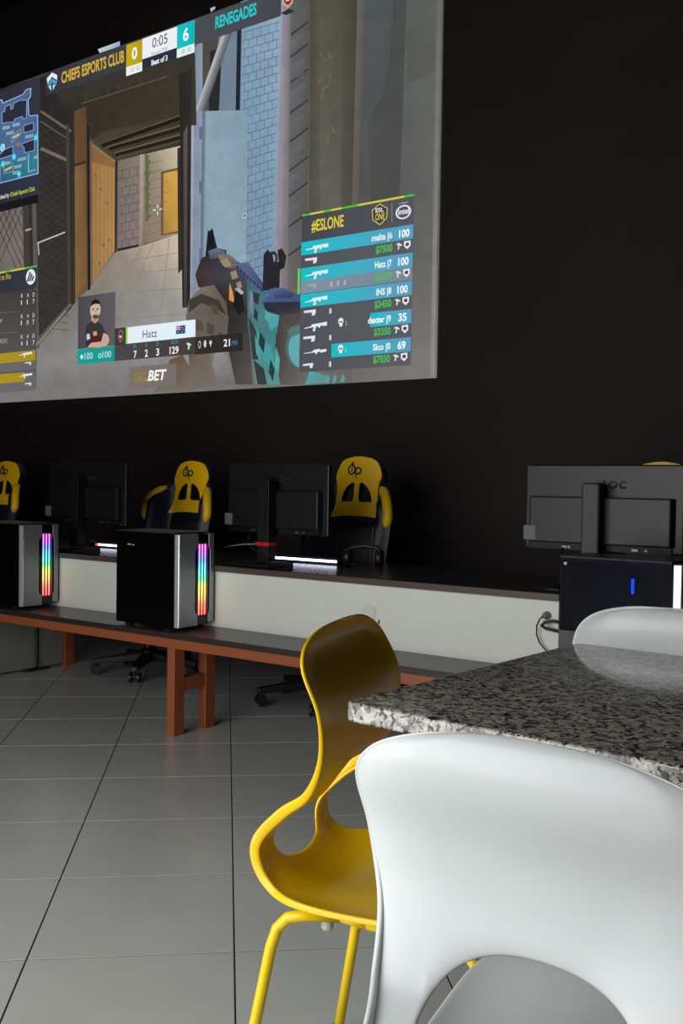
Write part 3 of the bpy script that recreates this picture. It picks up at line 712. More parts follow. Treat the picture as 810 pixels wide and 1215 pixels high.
# --- list of the team on show
F = Flat()
def q5(x, y): return (360+x/5.28, 230+y/5.28)
xl, xr = S(*q5(34, 650))[0], S(*q5(729, 560))[0]
def zz(y): return S(*q5(36, y))[1]          # heights read along the left end of the list
def row(y0, y1, c, c2=None, x0=None): F.mrect(x0 if x0 is not None else xl, xr, zz(y1), zz(y0), c, c2 or c)
row(152, 322, (70, 72, 80), (84, 86, 94))
row(322, 1118, (84, 86, 92), (98, 98, 102))
zt = zz(149)
F.mrect(xl, xr, zt-0.012, zt, (70, 196, 60))
for a, b in ((0.08, 0.21), (0.28, 0.37), (0.52, 0.92)): F.mrect(xl+(xr-xl)*a, xl+(xr-xl)*b, zt-0.012, zt, (214, 204, 60))
F.text('#ESLONE', q5(100, 254), q5(300, 222), 13, (226, 206, 56), 0.02)
pc = q5(526, 148)
F.poly([(pc[0], pc[1]-13), (pc[0]+9.4, pc[1]-7.5), (pc[0]+8.6, pc[1]+4.5), (pc[0], pc[1]+12.8), (pc[0]-8.6, pc[1]+7), (pc[0]-9.4, pc[1]-4.8)], (206, 182, 84))
F.poly([(pc[0], pc[1]-11.6), (pc[0]+8.2, pc[1]-6.7), (pc[0]+7.5, pc[1]+4), (pc[0], pc[1]+11.2), (pc[0]-7.5, pc[1]+6.2), (pc[0]-8.2, pc[1]-4.2)], (60, 60, 64))
F.text('ESL', q5(500, 138), q5(550, 130), 4.8, (236, 236, 236), 0.02); F.text('ONE', q5(498, 186), q5(556, 178), 7.4, (216, 196, 70), 0.02)
F.line(q5(602, 80), q5(602, 196), 0.8, (140, 142, 148))
F.ell(q5(673, 134), 9.2, 8.2, (234, 236, 240), 28, 0.2); F.text('intel', q5(641, 152), q5(708, 140), 6.6, (236, 238, 242), 0.02); F.text('POWERED BY', q5(645, 88), q5(706, 78), 1.9, (196, 198, 204), 0.0)
W = (240, 242, 244); tl_, tr_ = (22, 190, 200), (88, 156, 192); green = (74, 190, 88)
data = (('malta |6', 476, '100', 646, '$7500'), ('Hatz |7', 497, '100', 641, '$1350'), ('INS |8', 507, '100', 637, '$3450'), ('dexter |9', 455, '35', 644, '$3350'), ('Sico |0', 487, '69', 640, '$7550'))
for k, (nm, nx, hp, hx, cash) in enumerate(data):
    y0 = 322+k*161.5; y1 = y0+81; dx = -k*4
    if k == 1: row(y1, y1+76, (128, 146, 162), (122, 134, 148))
    else: row(y1, y1+78, (80, 83, 90), (92, 92, 97))
    if k < 3: row(y0, y1, tl_, tr_)
    else: row(y0, y1, (80, 82, 88), (92, 94, 98)); row(y0, y1, tl_, tr_, S(*q5(470 if k == 3 else 232, 800))[0])
    yy = lambda x, f: y0+f-(x-36)*(0.157-0.018*k)       # rows climb toward the near end
    F.text(nm, q5(nx, yy(nx, 62)), q5(604+dx*0.5, yy(602, 60)), 7.2, W, 0.03)
    F.text(hp, q5(hx, yy(hx, 67)), q5(712+dx*1.3, yy(712, 66)), 8.6, W, 0.035)
    F.text(cash, q5(502+dx*0.8, yy(502, 141)), q5(606+dx*0.8, yy(606, 139)), 8, green, 0.03)
    gx = 66-k*2
    gun(F, *q5(gx, yy(gx, 24)), 26.5, 0.13, (222, 236, 238), 'sniper' if k == 4 else 'rifle')
    if k == 4: gun(F, *q5(52, yy(52, 108)), 12, 0.1, (226, 228, 230), 'pistol')
    elif k == 1: gun(F, *q5(75, yy(75, 104)), 11, 0.1, (156, 168, 180), 'pistol')
    else: gun(F, *q5(62-k*3, yy(62, 102)), 14, 0.1, (226, 228, 230), 'pistol')
    if k in (1, 2, 3, 4):
        for gx2 in ((220, 262, 304) if k == 1 else (215,)): F.rect(q5(gx2, yy(gx2, 108)), q5(gx2+12, yy(gx2+12, 140)), (168, 180, 190) if k == 1 else (214, 216, 218))
    ix = 642+dx
    F.poly([q5(ix-14, yy(ix, 108)), q5(ix+2, yy(ix, 98)), q5(ix+24, yy(ix, 110)), q5(ix+20, yy(ix, 118)), q5(ix+8, yy(ix, 114)), q5(ix+4, yy(ix, 140)), q5(ix-4, yy(ix, 140)), q5(ix, yy(ix, 114))], (222, 224, 226))
    sx = 698+dx
    F.poly([q5(sx-20, yy(sx, 98)), q5(sx+20, yy(sx, 92)), q5(sx+20, yy(sx, 124)), q5(sx, yy(sx, 146)), q5(sx-20, yy(sx, 128))], (232, 234, 236)); F.ell(q5(sx, yy(sx, 116)), 2.2, 2.2, (70, 74, 80))
    if k > 2:
        F.ell(q5(287, yy(287, 30)), 3.1, 4.0, (232, 240, 242)); F.rect(q5(279, yy(279, 46)), q5(296, yy(296, 62)), (232, 240, 242))
        for ex in (281, 293): F.ell(q5(ex, yy(ex, 34)), 0.9, 1.2, (70, 80, 86))
        F.text('2' if k == 3 else '1', q5(316, yy(316, 58)), q5(325, yy(325, 58)), 4.4, (200, 210, 214), 0.0)
F.mrect(xl-0.02, xl-0.003, zz(322+161.5+157), zz(322+161.5), (110, 214, 70))
F.build('scoring_list', screen)

# ------------------------------------------------------------------ bench with the computers on it
bench = tag(empty('bench', (-3.31, 3.35, 0)), 'long low bench with dark top and orange-brown steel frame in front of the desk', 'bench')
bx0, bx1 = -2.7, 2.7
MB().box(bx0, bx1, -0.14, 0.148, 0.447, 0.472).build('bench_top', MT['lam_dark'], bench, bevel=0.002)
MB().box(bx0+0.01, bx1-0.01, -0.142, -0.1401, 0.4465, 0.4715).build('edge_band', mat('dark_edge_band', (40, 30, 28), 0.5), bench)
for y0 in (-0.135, 0.098): MB().box(bx0+0.02, bx1-0.02, y0, y0+0.045, 0.402, 0.4465).build('rail', MT['orange_frame'], bench, bevel=0.003)
for cx_ in (-2.45, 0.0, 2.42):
    for y0 in (-0.134, 0.07): MB().box(cx_-0.024, cx_+0.024, y0, y0+0.065, 0.0, 0.4018).build('leg', MT['orange_frame'], bench, bevel=0.003)
    MB().box(cx_-0.02, cx_+0.022, -0.0688, 0.0698, 0.2, 0.262).build('stretcher', MT['orange_frame'], bench, bevel=0.003)

# ------------------------------------------------------------------ long desk
desk = tag(empty('desk', (-3.0, 3.5, 0)), 'long computer desk with dark top and white front panel along the black wall', 'desk')
dx0, dx1 = -4.2, 3.6
MB().box(dx0, dx1, -0.008, 0.72, 0.736, 0.762).build('desk_top', MT['desk_top'], desk, bevel=0.002)
MB().box(dx0, dx1, -0.0115, -0.0082, 0.735, 0.761).build('edge_band', MT['lam_edge'], desk)
MB().box(dx0, dx1, 0.003, 0.02, 0.44, 0.7355).build('modesty_panel', MT['white_board'], desk, bevel=0.001)
for (y0, y1) in ((0.05, 0.317), (0.325, 0.53)): MB().box(-2.125, -2.1, y0, y1, 0.012, 0.7355).build('side_panel', MT['shaded_board'], desk, bevel=0.001)
MB().box(-2.13, -2.08, 0.533, 0.6, 0.0, 0.7355).build('post', MT['orange_frame'], desk, bevel=0.003)
MB().box(1.9, 1.925, 0.05, 0.6, 0.0, 0.7355).build('side_panel', MT['white_board'], desk, bevel=0.001)
MB().box(-4.19, -4.165, 0.05, 0.6, 0.0, 0.7355).build('side_panel', MT['white_board'], desk, bevel=0.001)
MB().lathe([(0.036, -0.001), (0.036, 0.0), (0.03, 0.0004), (0.006, 0.0004)], (0.58, 0.125, 0.762), 24).build('grommet', MT['plastic_black'], desk)
cc = MB(); cc.lathe([(0.037, -0.0015), (0.037, 0.0), (0.033, 0.004)], (0, 0, 0), 28, 'y')
o = cc.build('cable_cover', mat('white_cover_plastic', (196, 199, 190), 0.5), desk); o.location = (0.58, 0.001, 0.615); o.scale = (1, 1, 1)
MB().prism([(-0.026, -0.01), (-0.012, 0.002), (0.008, -0.008), (0.004, -0.022), (-0.016, -0.024)], 'y', -0.0006, 0.0002).build('cable_slot', MT['plastic_black'], o).location = (0, -0.0008, -0.004)
MB().box(0.63, 0.636, -0.001, 0.003, 0.574, 0.59).build('screw_hole', MT['lam_edge'], desk)
# cables
tag(MB().tube([(-5.085, 3.822, 0.73), (-5.087, 3.822, 0.4), (-5.088, 3.823, 0.12), (-5.08, 3.82, 0.03), (-5.06, 3.79, 0.008), (-5.05, 3.74, 0.008), (-5.075, 3.72, 0.008), (-5.085, 3.77, 0.009), (-5.06, 3.84, 0.008), (-5.065, 3.9, 0.008)], 0.006, 8).build('cable', MT['cable'], smooth=True),
    'black cable hanging down the joint of the white desk side panel', 'cable')
pl = tag(empty('power_plug', (-1.605, 3.496, 0.678)), 'grey power plug with thin cable looping down the white desk front', 'plug')
MB().lathe([(0.015, 0.004), (0.015, -0.006), (0.012, -0.012), (0.009, -0.026), (0.005, -0.03)], (0, 0, 0), 18, 'y').build('plug_body', MT['cable_grey'], pl, smooth=False)
MB().tube([(0, -0.03, 0), (-0.012, -0.035, -0.012), (-0.03, -0.02, -0.04), (-0.034, -0.012, -0.075), (-0.02, -0.012, -0.105), (0.005, -0.012, -0.13), (0.03, -0.012, -0.145)], 0.003, 8).build('cord', MT['cable'], pl, smooth=True)
tag(MB().tube([(-1.53, 3.488, 0.655), (-1.57, 3.48, 0.662), (-1.6, 3.47, 0.655), (-1.612, 3.47, 0.642), (-1.6, 3.475, 0.632), (-1.57, 3.48, 0.628), (-1.53, 3.488, 0.62)], 0.006, 8).build('cable', MT['cable'], smooth=True),
    'thick black cable bent back behind the dark computer with the blue light', 'cable')

# ------------------------------------------------------------------ computers
def make_pc(window=False):
    """origin under the front corner nearest the room; the case runs back along -x, its front looks along +x"""
    L, Wd, Hh = 0.418, 0.236, 0.446
    z0 = 0.014
    r = empty('computer_tower')
    c = MB()
    c.box(-L, -0.03, 0.008, Wd-0.008, z0, z0+0.012).box(-L, -0.03, 0.008, Wd-0.008, Hh-0.012, Hh).box(-L, -L+0.006, 0.008, Wd-0.008, z0+0.012, Hh-0.012)
    c.box(-0.036, -0.03, 0.008, Wd-0.008, z0+0.012, Hh-0.012)
    c.build('case_shell', MT['case_dark'], r, bevel=0.002)
    MB().box(-L, -0.03, Wd-0.0075, Wd-0.001, z0, Hh-0.001).build('side_panel', MT['case_black'], r, bevel=0.001)
    if not window:
        MB().box(-L, -0.026, 0.0, 0.0075, z0, Hh-0.001).build('side_panel', MT['case_black'], r, bevel=0.001)
        p = MB()
        for k, w_ in enumerate((0.014, 0.006, 0.01)): p.box(-L+0.078+k*0.017, -L+0.078+k*0.017+w_, -0.0008, 0.0, Hh-0.062-k*0.001, Hh-0.057-k*0.001)
        p.build('badge', MT['white_print'], r)
    else:
        MB().box(-L, -0.026, 0.002, 0.0075, z0, 0.195).build('shroud_panel', MT['case_dark'], r, bevel=0.001)
        MB().box(-L, -0.026, 0.0, 0.0018, 0.197, Hh-0.001).build('glass_panel', MT['tint_glass'], r)
        MB().lathe([(0.006, 0.0), (0.006, -0.003), (0.003, -0.004)], (-L+0.022, 0.0, Hh-0.02), 16, 'y').build('thumb_screw', MT['silver'], r)
        MB().box(-L+0.01, -0.06, 0.17, 0.178, 0.17, Hh-0.02).build('circuit_board', MT['board'], r)
        MB().box(-L+0.02, -0.13, 0.08, 0.165, 0.2, 0.25).build('graphics_card', MT['plastic_black'], r, bevel=0.004)
        rm = MB(); rm.box(-0.203, -0.19, 0.11, 0.168, 0.2805, 0.40); rm.build('memory_stick', MT['plastic_black'], r)
        for k in range(5): MB().box(-0.201, -0.193, 0.104, 0.1095, 0.328+k*0.0105, 0.3365+k*0.0105).build('memory_light', MT['blue_led'], r)
        MB().tube([(-0.08, 0.1, 0.40), (-0.1, 0.09, 0.36), (-0.11, 0.1, 0.30), (-0.09, 0.12, 0.255)], 0.004, 6).build('inner_cable', MT['cable'], r, smooth=True)
        MB().tube([(-0.15, 0.12, 0.41), (-0.165, 0.1, 0.36), (-0.16, 0.1, 0.3)], 0.004, 6).build('inner_cable', MT['cable'], r, smooth=True)
    MB().box(-L, -0.03, 0.003, Wd-0.003, Hh+0.0005, Hh+0.006).build('top_cover', MT['case_dark'], r, bevel=0.002)
    # front
    f = MB(); f.prism([(0.012, z0+0.002), (0.128, z0+0.002), (0.128, 0.062), (0.108, 0.085), (0.108, 0.362), (0.128, 0.388), (0.128, Hh-0.002), (0.012, Hh-0.002)], 'x', -0.03, 0.0)
    f.build('front_panel', MT['silver'], r, bevel=0.002)
    f = MB(); f.prism([(0.2, z0+0.012), (0.234, z0+0.012), (0.234, Hh-0.002), (0.2, Hh-0.002), (0.2, 0.388), (0.21, 0.362), (0.21, 0.085), (0.2, 0.062)], 'x', -0.03, -0.001)
    f.build('front_panel', MT['silver'], r, bevel=0.002)
    MB().box(-0.025, 0.003, 0.0, 0.0115, z0+0.002, Hh-0.002).build('front_edge', MT['silver_edge'], r, bevel=0.003)
    f = MB(); f.prism([(0.1285, z0+0.004), (0.1995, z0+0.004), (0.1995, 0.062), (0.2095, 0.085), (0.2095, 0.362), (0.1995, 0.388), (0.1995, Hh-0.004), (0.1285, Hh-0.004), (0.1285, 0.388), (0.1085, 0.362), (0.1085, 0.085), (0.1285, 0.062)], 'x', -0.029, -0.006)
    f.build('front_recess', MT['case_black'], r)
    MB().box(-0.0062, -0.0052, 0.132, 0.196, 0.066, 0.392).build('light_diffuser', MT['rgb_back'], r)
    for k in range(3):
        y = 0.1345+k*0.019
        MB().box(-0.005, 0.0, y, y+0.0058, 0.064, 0.396).build('light_tube', MT['rgb_core'], r, bevel=0.002)
    for x in (-L+0.06, -0.09):
        for y in (0.035, Wd-0.035): MB().lathe([(0.02, 0), (0.024, 0.012), (0.024, z0)], (x, y, 0), 16).build('foot', MT['plastic_black'], r)
    return r
pc = make_pc(); pc.location = (-3.302, 3.25, 0.472)
tag(pc, 'black computer tower with rainbow light tubes on the bench above its orange legs', 'computer', 'computer towers on the bench')
pc2 = copy_tree(pc); pc2.location = (-4.455, 3.25, 0.472)
tag(pc2, 'black computer tower with rainbow light tubes cut by the edge of the picture')
pc3 = make_pc(True); pc3.location = (-1.03, 3.25, 0.472)
tag(pc3, 'dark computer tower with glass side and a blue light glowing inside', 'computer', 'computer towers on the bench')

# ------------------------------------------------------------------ monitors seen from behind
def round_rect(x0, x1, z0, z1, r, n=5):
    pts = []
    for cx_, cz, a0 in ((x1-r, z1-r, 0), (x0+r, z1-r, 90), (x0+r, z0+r, 180), (x1-r, z0+r, 270)):
        for k in range(n+1):
            a = math.radians(a0+90*k/n); pts.append((cx_+r*math.cos(a), cz+r*math.sin(a)))
    return pts
def make_monitor(clip):
    r = empty('monitor')
    MB().box(-0.312, 0.332, 0.0, 0.022, 0.15, 0.488).build('back_cover', MT['monitor_black'], r, bevel=0.006)
    MB().box(-0.307, 0.327, 0.0222, 0.026, 0.165, 0.483).build('display', MT['screen_glass'], r)
    b = MB()
    pr = [(-0.292, 0.0), (-0.28, -0.03), (0.29, -0.03), (0.302, 0.0)]
    b.prism(pr, 'z', 0.178, 0.360)
    b.build('rear_housing', MT['monitor_black'], r, bevel=0.005)
    MB().box(-0.29, 0.29, -0.012, 0.0, 0.151, 0.1775).build('port_recess', MT['monitor_dark'], r)
    for x, w_ in ((-0.145, 0.02), (-0.12, 0.01), (-0.052, 0.009), (0.14, 0.024), (0.19, 0.01)): MB().box(x, x+w_, -0.014, -0.0121, 0.157, 0.166).build('port', MT['metal_plate'], r)
    MB().box(-0.304, -0.253, -0.0305, -0.0005, 0.185, 0.242).build('sticker', MT['sticker_grey'], r)
    n = MB(); n.prism(round_rect(-0.036, 0.036, 0.02, 0.416, 0.014), 'y', -0.085, -0.031); n.build('stand_neck', MT['monitor_dark'], r, bevel=0.003)
    n = MB(); n.prism(round_rect(-0.029, 0.029, 0.06, 0.410, 0.012), 'y', -0.087, -0.0852); n.build('neck_cover', MT['monitor_black'], r)
    n = MB(); n.prism([(-0.13, -0.2), (0.13, -0.2), (0.1, 0.03), (-0.1, 0.03)], 'z', 0.0, 0.014); n.build('stand_base', MT['monitor_dark'], r, bevel=0.004)
    MB().box(-0.025, 0.025, -0.031, 0.0, 0.28, 0.34).build('mount', MT['monitor_dark'], r)
    # brand lettering on the back
    t = MB()
    x = 0.008; z = 0.398
    def seg(pts): t.tube([(a, -0.0012, b) for a, b in pts], 0.0035, 5)
    seg([(x-0.002, z), (x+0.011, z+0.024), (x+0.024, z)]); seg([(x+0.005, z+0.009), (x+0.018, z+0.009)])
    seg([(x+0.048+0.014*math.cos(k*PI/6), z+0.012+0.012*math.sin(k*PI/6)) for k in range(13)])
    seg([(x+0.089+0.014*math.cos(PI/4+k*PI/8), z+0.012+0.012*math.sin(PI/4+k*PI/8)) for k in range(13)])
    t.build('lettering', MT['logo_dark'], r)
    if clip:
        MB().box(-0.043, 0.043, -0.092, -0.03, 0.093, 0.111).build('cable_clip', MT['red_plastic'], r, bevel=0.002)
    MB().tube([(-0.14, -0.014, 0.158), (-0.143, -0.03, 0.13), (-0.12, -0.05, 0.09), (-0.07, -0.05, 0.06), (0.0, -0.045, 0.04)], 0.004, 6).build('cord', MT['cable'], r, smooth=True)
    return r
m3 = make_monitor(False); m3.location = (-1.517, 3.76, 0.762)
tag(m3, 'black monitor seen from behind, above the computer with the blue light', 'monitor', 'monitors on the desk')
m1 = make_monitor(True); m1.location = (-3.165, 3.76, 0.762); m1.rotation_euler.z = math.radians(-1)
tag(m1, 'black monitor with red cable clip on its stand, beside the unobscured gaming chair', 'monitor', 'monitors on the desk')
m0 = copy_tree(m3); m0.location = (-4.575, 3.76, 0.762); m0.rotation_euler.z = math.radians(2)
tag(m0, 'black monitor between the two rainbow lit towers')

# ------------------------------------------------------------------ keyboards, headset, mice
def make_keyboard():
    r = empty('keyboard')
    MB().prism([(-0.075, 0.0), (0.075, 0.0), (0.075, 0.016), (-0.075, 0.026)], 'x', -0.225, 0.225).build('keyboard_body', MT['plastic_black'], r, bevel=0.002)
    k = MB()
    for i in range(15):
        for j in range(5):
            x = -0.215+i*0.0287; y = -0.066+j*0.0275
            z = 0.0255-(y+0.075)*0.0667
            k.box(x, x+0.025, y, y+0.023, z, z+0.007)
    tag(k.build('keys', MT['case_dark'], r), kind='stuff')
    return r
kb = make_keyboard(); kb.location = (-3.135, 4.0, 0.762); kb.rotation_euler.z = math.radians(2)
for k in range(20): MB().box(-0.222+k*0.0222, -0.2225+k*0.0222+0.0205, -0.079, -0.0752, 0.012, 0.023).build('light_strip', MT['white_led'], kb)
tag(kb, 'black keyboard with a white light strip, behind the monitor with the red clip', 'keyboard', 'lit keyboards on the desk')
kb2 = make_keyboard(); kb2.location = (-4.45, 4.0, 0.762)
for k in range(20): MB().box(-0.222+k*0.0222, -0.2225+k*0.0222+0.0205, -0.079, -0.0752, 0.012, 0.023).build('light_strip', MT['red_led'] if k < 1 else MT['white_led'], kb2)
tag(kb2, 'black keyboard with a light strip turning from red to white beside the rainbow lit tower', 'keyboard', 'lit keyboards on the desk')
hs = tag(empty('headset', (-2.79, 3.99, 0.762), math.radians(25), 0.86), 'black headset lying on the desk in front of a yellow and navy gaming chair', 'headset')
MB().tube([(-0.09, 0, 0.05), (-0.095, 0.01, 0.085), (-0.07, 0.02, 0.105), (0, 0.025, 0.113), (0.07, 0.02, 0.105), (0.095, 0.01, 0.085), (0.09, 0, 0.05)], 0.012, 10).build('headband', MT['plastic_black'], hs, smooth=True)
for s in (-1, 1):
    o = MB().lathe([(0.02, -0.028), (0.045, -0.025), (0.048, 0.0), (0.044, 0.018), (0.03, 0.02)], (s*0.09, 0, 0.0485), 20, 'x').build('ear_cup', MT['plastic_black'], hs, smooth=True)
MB().tube([(-0.09, -0.03, 0.03), (-0.07, -0.08, 0.02), (-0.03, -0.1, 0.018)], 0.004, 6).build('microphone', MT['plastic_black'], hs, smooth=True)
def make_mouse():
    r = MB()
    g = [(0.031*math.sin(PI*t)**0.45*math.cos(a), (t-0.5)*0.12, 0.036*math.sin(PI*t)**0.5*math.sin(a)) for t in [k/12 for k in range(13)] for a in [PI*j/10 for j in range(11)]]
    r.add(g, [(i*11+j, i*11+j+1, (i+1)*11+j+1, (i+1)*11+j) for i in range(12) for j in range(10)])
    return r.build('mouse', MT['plastic_black'], smooth=True)
ms = make_mouse(); ms.location = (-4.79, 4.0, 0.762); tag(ms, 'black mouse on the dark desk by the red end of the lit keyboard', 'mouse')
tag(MB().tube([(-3.43, 3.66, 0.828), (-3.36, 3.66, 0.846), (-3.28, 3.665, 0.858), (-3.21, 3.67, 0.862)], 0.0035, 6).build('cable', MT['cable_grey'], smooth=True), 'thin grey cable running to the red clip of a monitor stand', 'cable')

# ------------------------------------------------------------------ gaming chairs behind the desk
WT = [(0.44, 0.22), (0.55, 0.25), (0.75, 0.285), (0.95, 0.30), (1.03, 0.295), (1.07, 0.28), (1.10, 0.258), (1.13, 0.222), (1.155, 0.188), (1.18, 0.166), (1.22, 0.155), (1.26, 0.135), (1.285, 0.105), (1.298, 0.07), (1.302, 0.03)]
def back_at(x, z, off=0.0):
    """front face of the backrest: x across, z up, bolsters curl toward the desk (-y)"""
    w_ = lerp_table(WT, z); a = abs(x)
    t = max(0.0, (a-0.13)/max(w_-0.13, 0.05)) if w_ > 0.15 else 0
    f = (0.135*ss(0, 0.62, t)-0.035*ss(0.6, 1.05, t))*(1-ss(1.03, 1.19, z))*ss(0.4, 0.7, z)
    f += 0.012*(1-(a/0.14)**2) if a < 0.14 else 0
    return (x, 0.03+(z-0.45)*0.12-f-off, z)
def patch(u0, u1, z0, z1, nu, nv, off, fz=None):
    return grid(nu, nv, lambda i, j: back_at(u0(z0+(z1-z0)*j)*(1-i)+u1(z0+(z1-z0)*j)*i, z0+(z1-z0)*j, off))
HOLE = [(-0.102, 1.052), (-0.1, 1.07), (-0.09, 1.105), (-0.068, 1.135), (-0.034, 1.158), (-0.02, 1.156), (-0.016, 1.145), (-0.016, 1.068), (-0.022, 1.056), (-0.035, 1.052)]
def cut(o, sides=(-1, 1)):
    for s in sides:
        pts = [(s*x, z) for x, z in (HOLE if s > 0 else HOLE[::-1])]
        me = MB().prism(pts, 'y', -0.3, 0.5).mesh('cut')
        co = bpy.data.objects.new('cut', me); COL.objects.link(co)
        b = o.modifiers.new('hole', 'BOOLEAN'); b.operation = 'DIFFERENCE'; b.object = co; b.solver = 'EXACT'
        bpy.context.view_layer.update()
        nm = bpy.data.meshes.new_from_object(o.evaluated_get(bpy.context.evaluated_depsgraph_get()))
        o.modifiers.clear(); o.data = nm; bpy.data.objects.remove(co)
def solid(o, t, off=-1.0, rim=True):
    s = o.modifiers.new('solid', 'SOLIDIFY'); s.thickness = t; s.offset = off
    return s
def make_gamer():
    r = empty('gaming_chair')
    wf = lambda z: lerp_table(WT, z)
    def shell(i, j):
        z = 0.44+(1.302-0.44)*j; w_ = wf(z)
        return back_at(-w_+2*w_*i, z)
    sh = grid(36, 44, shell).build('backrest', MT['leather_navy'], r)
    sh.data.flip_normals() if False else None
    solid(sh, -0.04); cut(sh); sh.data.shade_smooth()
    e = sh.modifiers.new('edges', 'EDGE_SPLIT'); e.split_angle = math.radians(50)
    # yellow centre panel with two openings
    PL = [(0.965, 0.160), (1.0, 0.147), (1.05, 0.138), (1.12, 0.136), (1.15, 0.14), (1.18, 0.152), (1.2, 0.152), (1.24, 0.138), (1.27, 0.118), (1.285, 0.095), (1.296, 0.06), (1.3, 0.02)]
    pf = lambda z: lerp_table(PL, z)
    def bottom(i, j):
        z = 0.965+(1.3-0.965)*j; x = -pf(z)+2*pf(z)*i
        z += 0.012*(1-j)*(1-(x/0.16)**2)
        return back_at(x, z, 0.0045)
    p = grid(24, 36, bottom).build('centre_panel', MT['leather_yellow'], r)
    solid(p, -0.004); cut(p); p.data.shade_smooth()
    e = p.modifiers.new('edges', 'EDGE_SPLIT'); e.split_angle = math.radians(45)
    # rim of the head end, yellow over the top
    # lower cushion
    q = grid(12, 14, lambda i, j: back_at((-0.15+0.3*i)*(1-0.05*j), 0.5+0.44*j, 0.012*math.sin(PI*i)**0.5*math.sin(PI*j)**0.3)).build('lumbar_panel', MT['leather_black'], r, smooth=True); solid(q, -0.008)
    for s in (-1, 1):
        pth = []
        ctl = [(0.275, 0.925), (0.281, 0.96), (0.28, 1.0), (0.272, 1.04), (0.256, 1.07), (0.235, 1.093), (0.208, 1.115), (0.18, 1.132)]
        for k in range(22):
            q = k/21*(len(ctl)-1); i0 = min(int(q), len(ctl)-2); t = q-i0
            pth.append(back_at(s*(ctl[i0][0]*(1-t)+ctl[i0+1][0]*t), ctl[i0][1]*(1-t)+ctl[i0+1][1]*t, -0.002))
        for _ in range(4): pth = [pth[0]]+[tuple((a+2*b+c)/4 for a, b, c in zip(pth[k-1], pth[k], pth[k+1])) for k in range(1, 21)]+[pth[-1]]
        rad = [0.027*min(1, 0.35+k/3.5, 0.35+(21-k)/5) for k in range(22)]
        MB().tube(pth, rad, 12).build('side_bolster', MT['leather_yellow'], r, smooth=True)
    # stitched emblem
    def on(x, z): return back_at(x, z, 0.007)
    em = MB()
    em.tube([on(-0.042+0.023*math.cos(a), 1.228+0.025*math.sin(a)) for a in [math.radians(65+k*17.6-360) for k in range(0)]+[math.radians(118+k*16.9) for k in range(19)]], 0.0046, 6)
    em.tube([on(-0.042, 1.216), on(-0.041, 1.24), on(-0.038, 1.262)], 0.003, 6)
    em.tube([on(-0.05, 1.252), on(-0.044, 1.262), on(-0.036, 1.27), on(-0.033, 1.258), on(-0.031, 1.25)], 0.0035, 6)
    em.tube([on(0.003+0.0185*math.cos(a), 1.222+0.017*math.sin(a)) for a in [2*PI*k/18 for k in range(18)]], 0.0046, 6, True)
    em.tube([on(-0.016, 1.24), on(-0.015, 1.215), on(-0.01, 1.19), on(-0.003, 1.176)], [0.0035, 0.0035, 0.003, 0.0015], 6)
    em.build('emblem', MT['navy_print'], r)
    # seat, column, star base, castors
    MB().prism(round_rect(-0.25, 0.25, -0.48, 0.06, 0.06), 'z', 0.43, 0.52).build('seat', MT['leather_black'], r, bevel=0.02, seg=3)
    MB().lathe([(0.028, 0.1), (0.028, 0.43)], (0, -0.22, 0), 16).build('gas_column', MT['plastic_black'], r)
    MB().lathe([(0.05, 0.075), (0.05, 0.135), (0.032, 0.16)], (0, -0.22, 0), 16).build('hub', MT['plastic_black'], r)
    for k in range(5):
        a = 2*PI*k/5+0.3
        d = Vector((math.cos(a), math.sin(a), 0)); n = Vector((-d.y, d.x, 0)); c = Vector((0, -0.22, 0))
        g = MB(); vs = []
        for t, hw, zb_, zt_ in ((0.045, 0.034, 0.078, 0.13), (0.33, 0.02, 0.066, 0.095)):
            for sx_, z in ((-1, zb_), (1, zb_), (1, zt_), (-1, zt_)): vs.append(c+d*t+n*hw*sx_+Vector((0, 0, z)))
        g.add(vs, [(0, 1, 2, 3), (7, 6, 5, 4), (0, 4, 5, 1), (1, 5, 6, 2), (2, 6, 7, 3), (3, 7, 4, 0)])
        lg = g.build('base_leg', MT['plastic_black'], r, bevel=0.006)
        cs = MB()
        for s in (-1, 1):
            ring = [(c+d*0.31+n*s*0.018)+d*0.03*math.cos(q*PI/8)+Vector((0, 0, 0.031+0.03*math.sin(q*PI/8))) for q in range(16)]
            ring2 = [p_+n*s*0.014 for p_ in ring]
            m_ = len(cs.v)
            cs.add(ring+ring2, [tuple(range(16)), tuple(range(31, 15, -1))]+[(q, q+16, (q+1) % 16+16, (q+1) % 16) for q in range(16)])
        cs.tube([c+d*0.31+Vector((0, 0, 0.031))-n*0.017, c+d*0.31+Vector((0, 0, 0.031))+n*0.017], 0.012, 8)
        cs.tube([c+d*0.31+Vector((0, 0, 0.03)), c+d*0.31+Vector((0, 0, 0.07))], 0.009, 8)
        cs.build('caster', MT['plastic_black'], lg)
    return r
GC = 'yellow and navy gaming chairs behind the desk'
ch = make_gamer(); ch.location = (-3.215, 4.42, 0); ch.scale = (1, 1, 1.008)
tag(ch, 'yellow and navy gaming chair with emblem, beside the monitor with red clip', 'chair', GC)
for x, y, rz, sz, lab in ((-4.505, 4.42, -0.04, 0.99, 'yellow and navy gaming chair showing both side wings above a rainbow lit tower'),
                          (-6.4, 4.42, 0.0, 0.99, 'yellow and navy gaming chair cut by the edge of the picture'),
                          (-1.54, 4.42, 0.0, 0.985, 'gaming chair of which only the yellow top shows over a monitor')):
    c = copy_tree(ch); c.location = (x, y, 0); c.rotation_euler.z = rz; c.scale = (1, 1, sz); tag(c, lab)

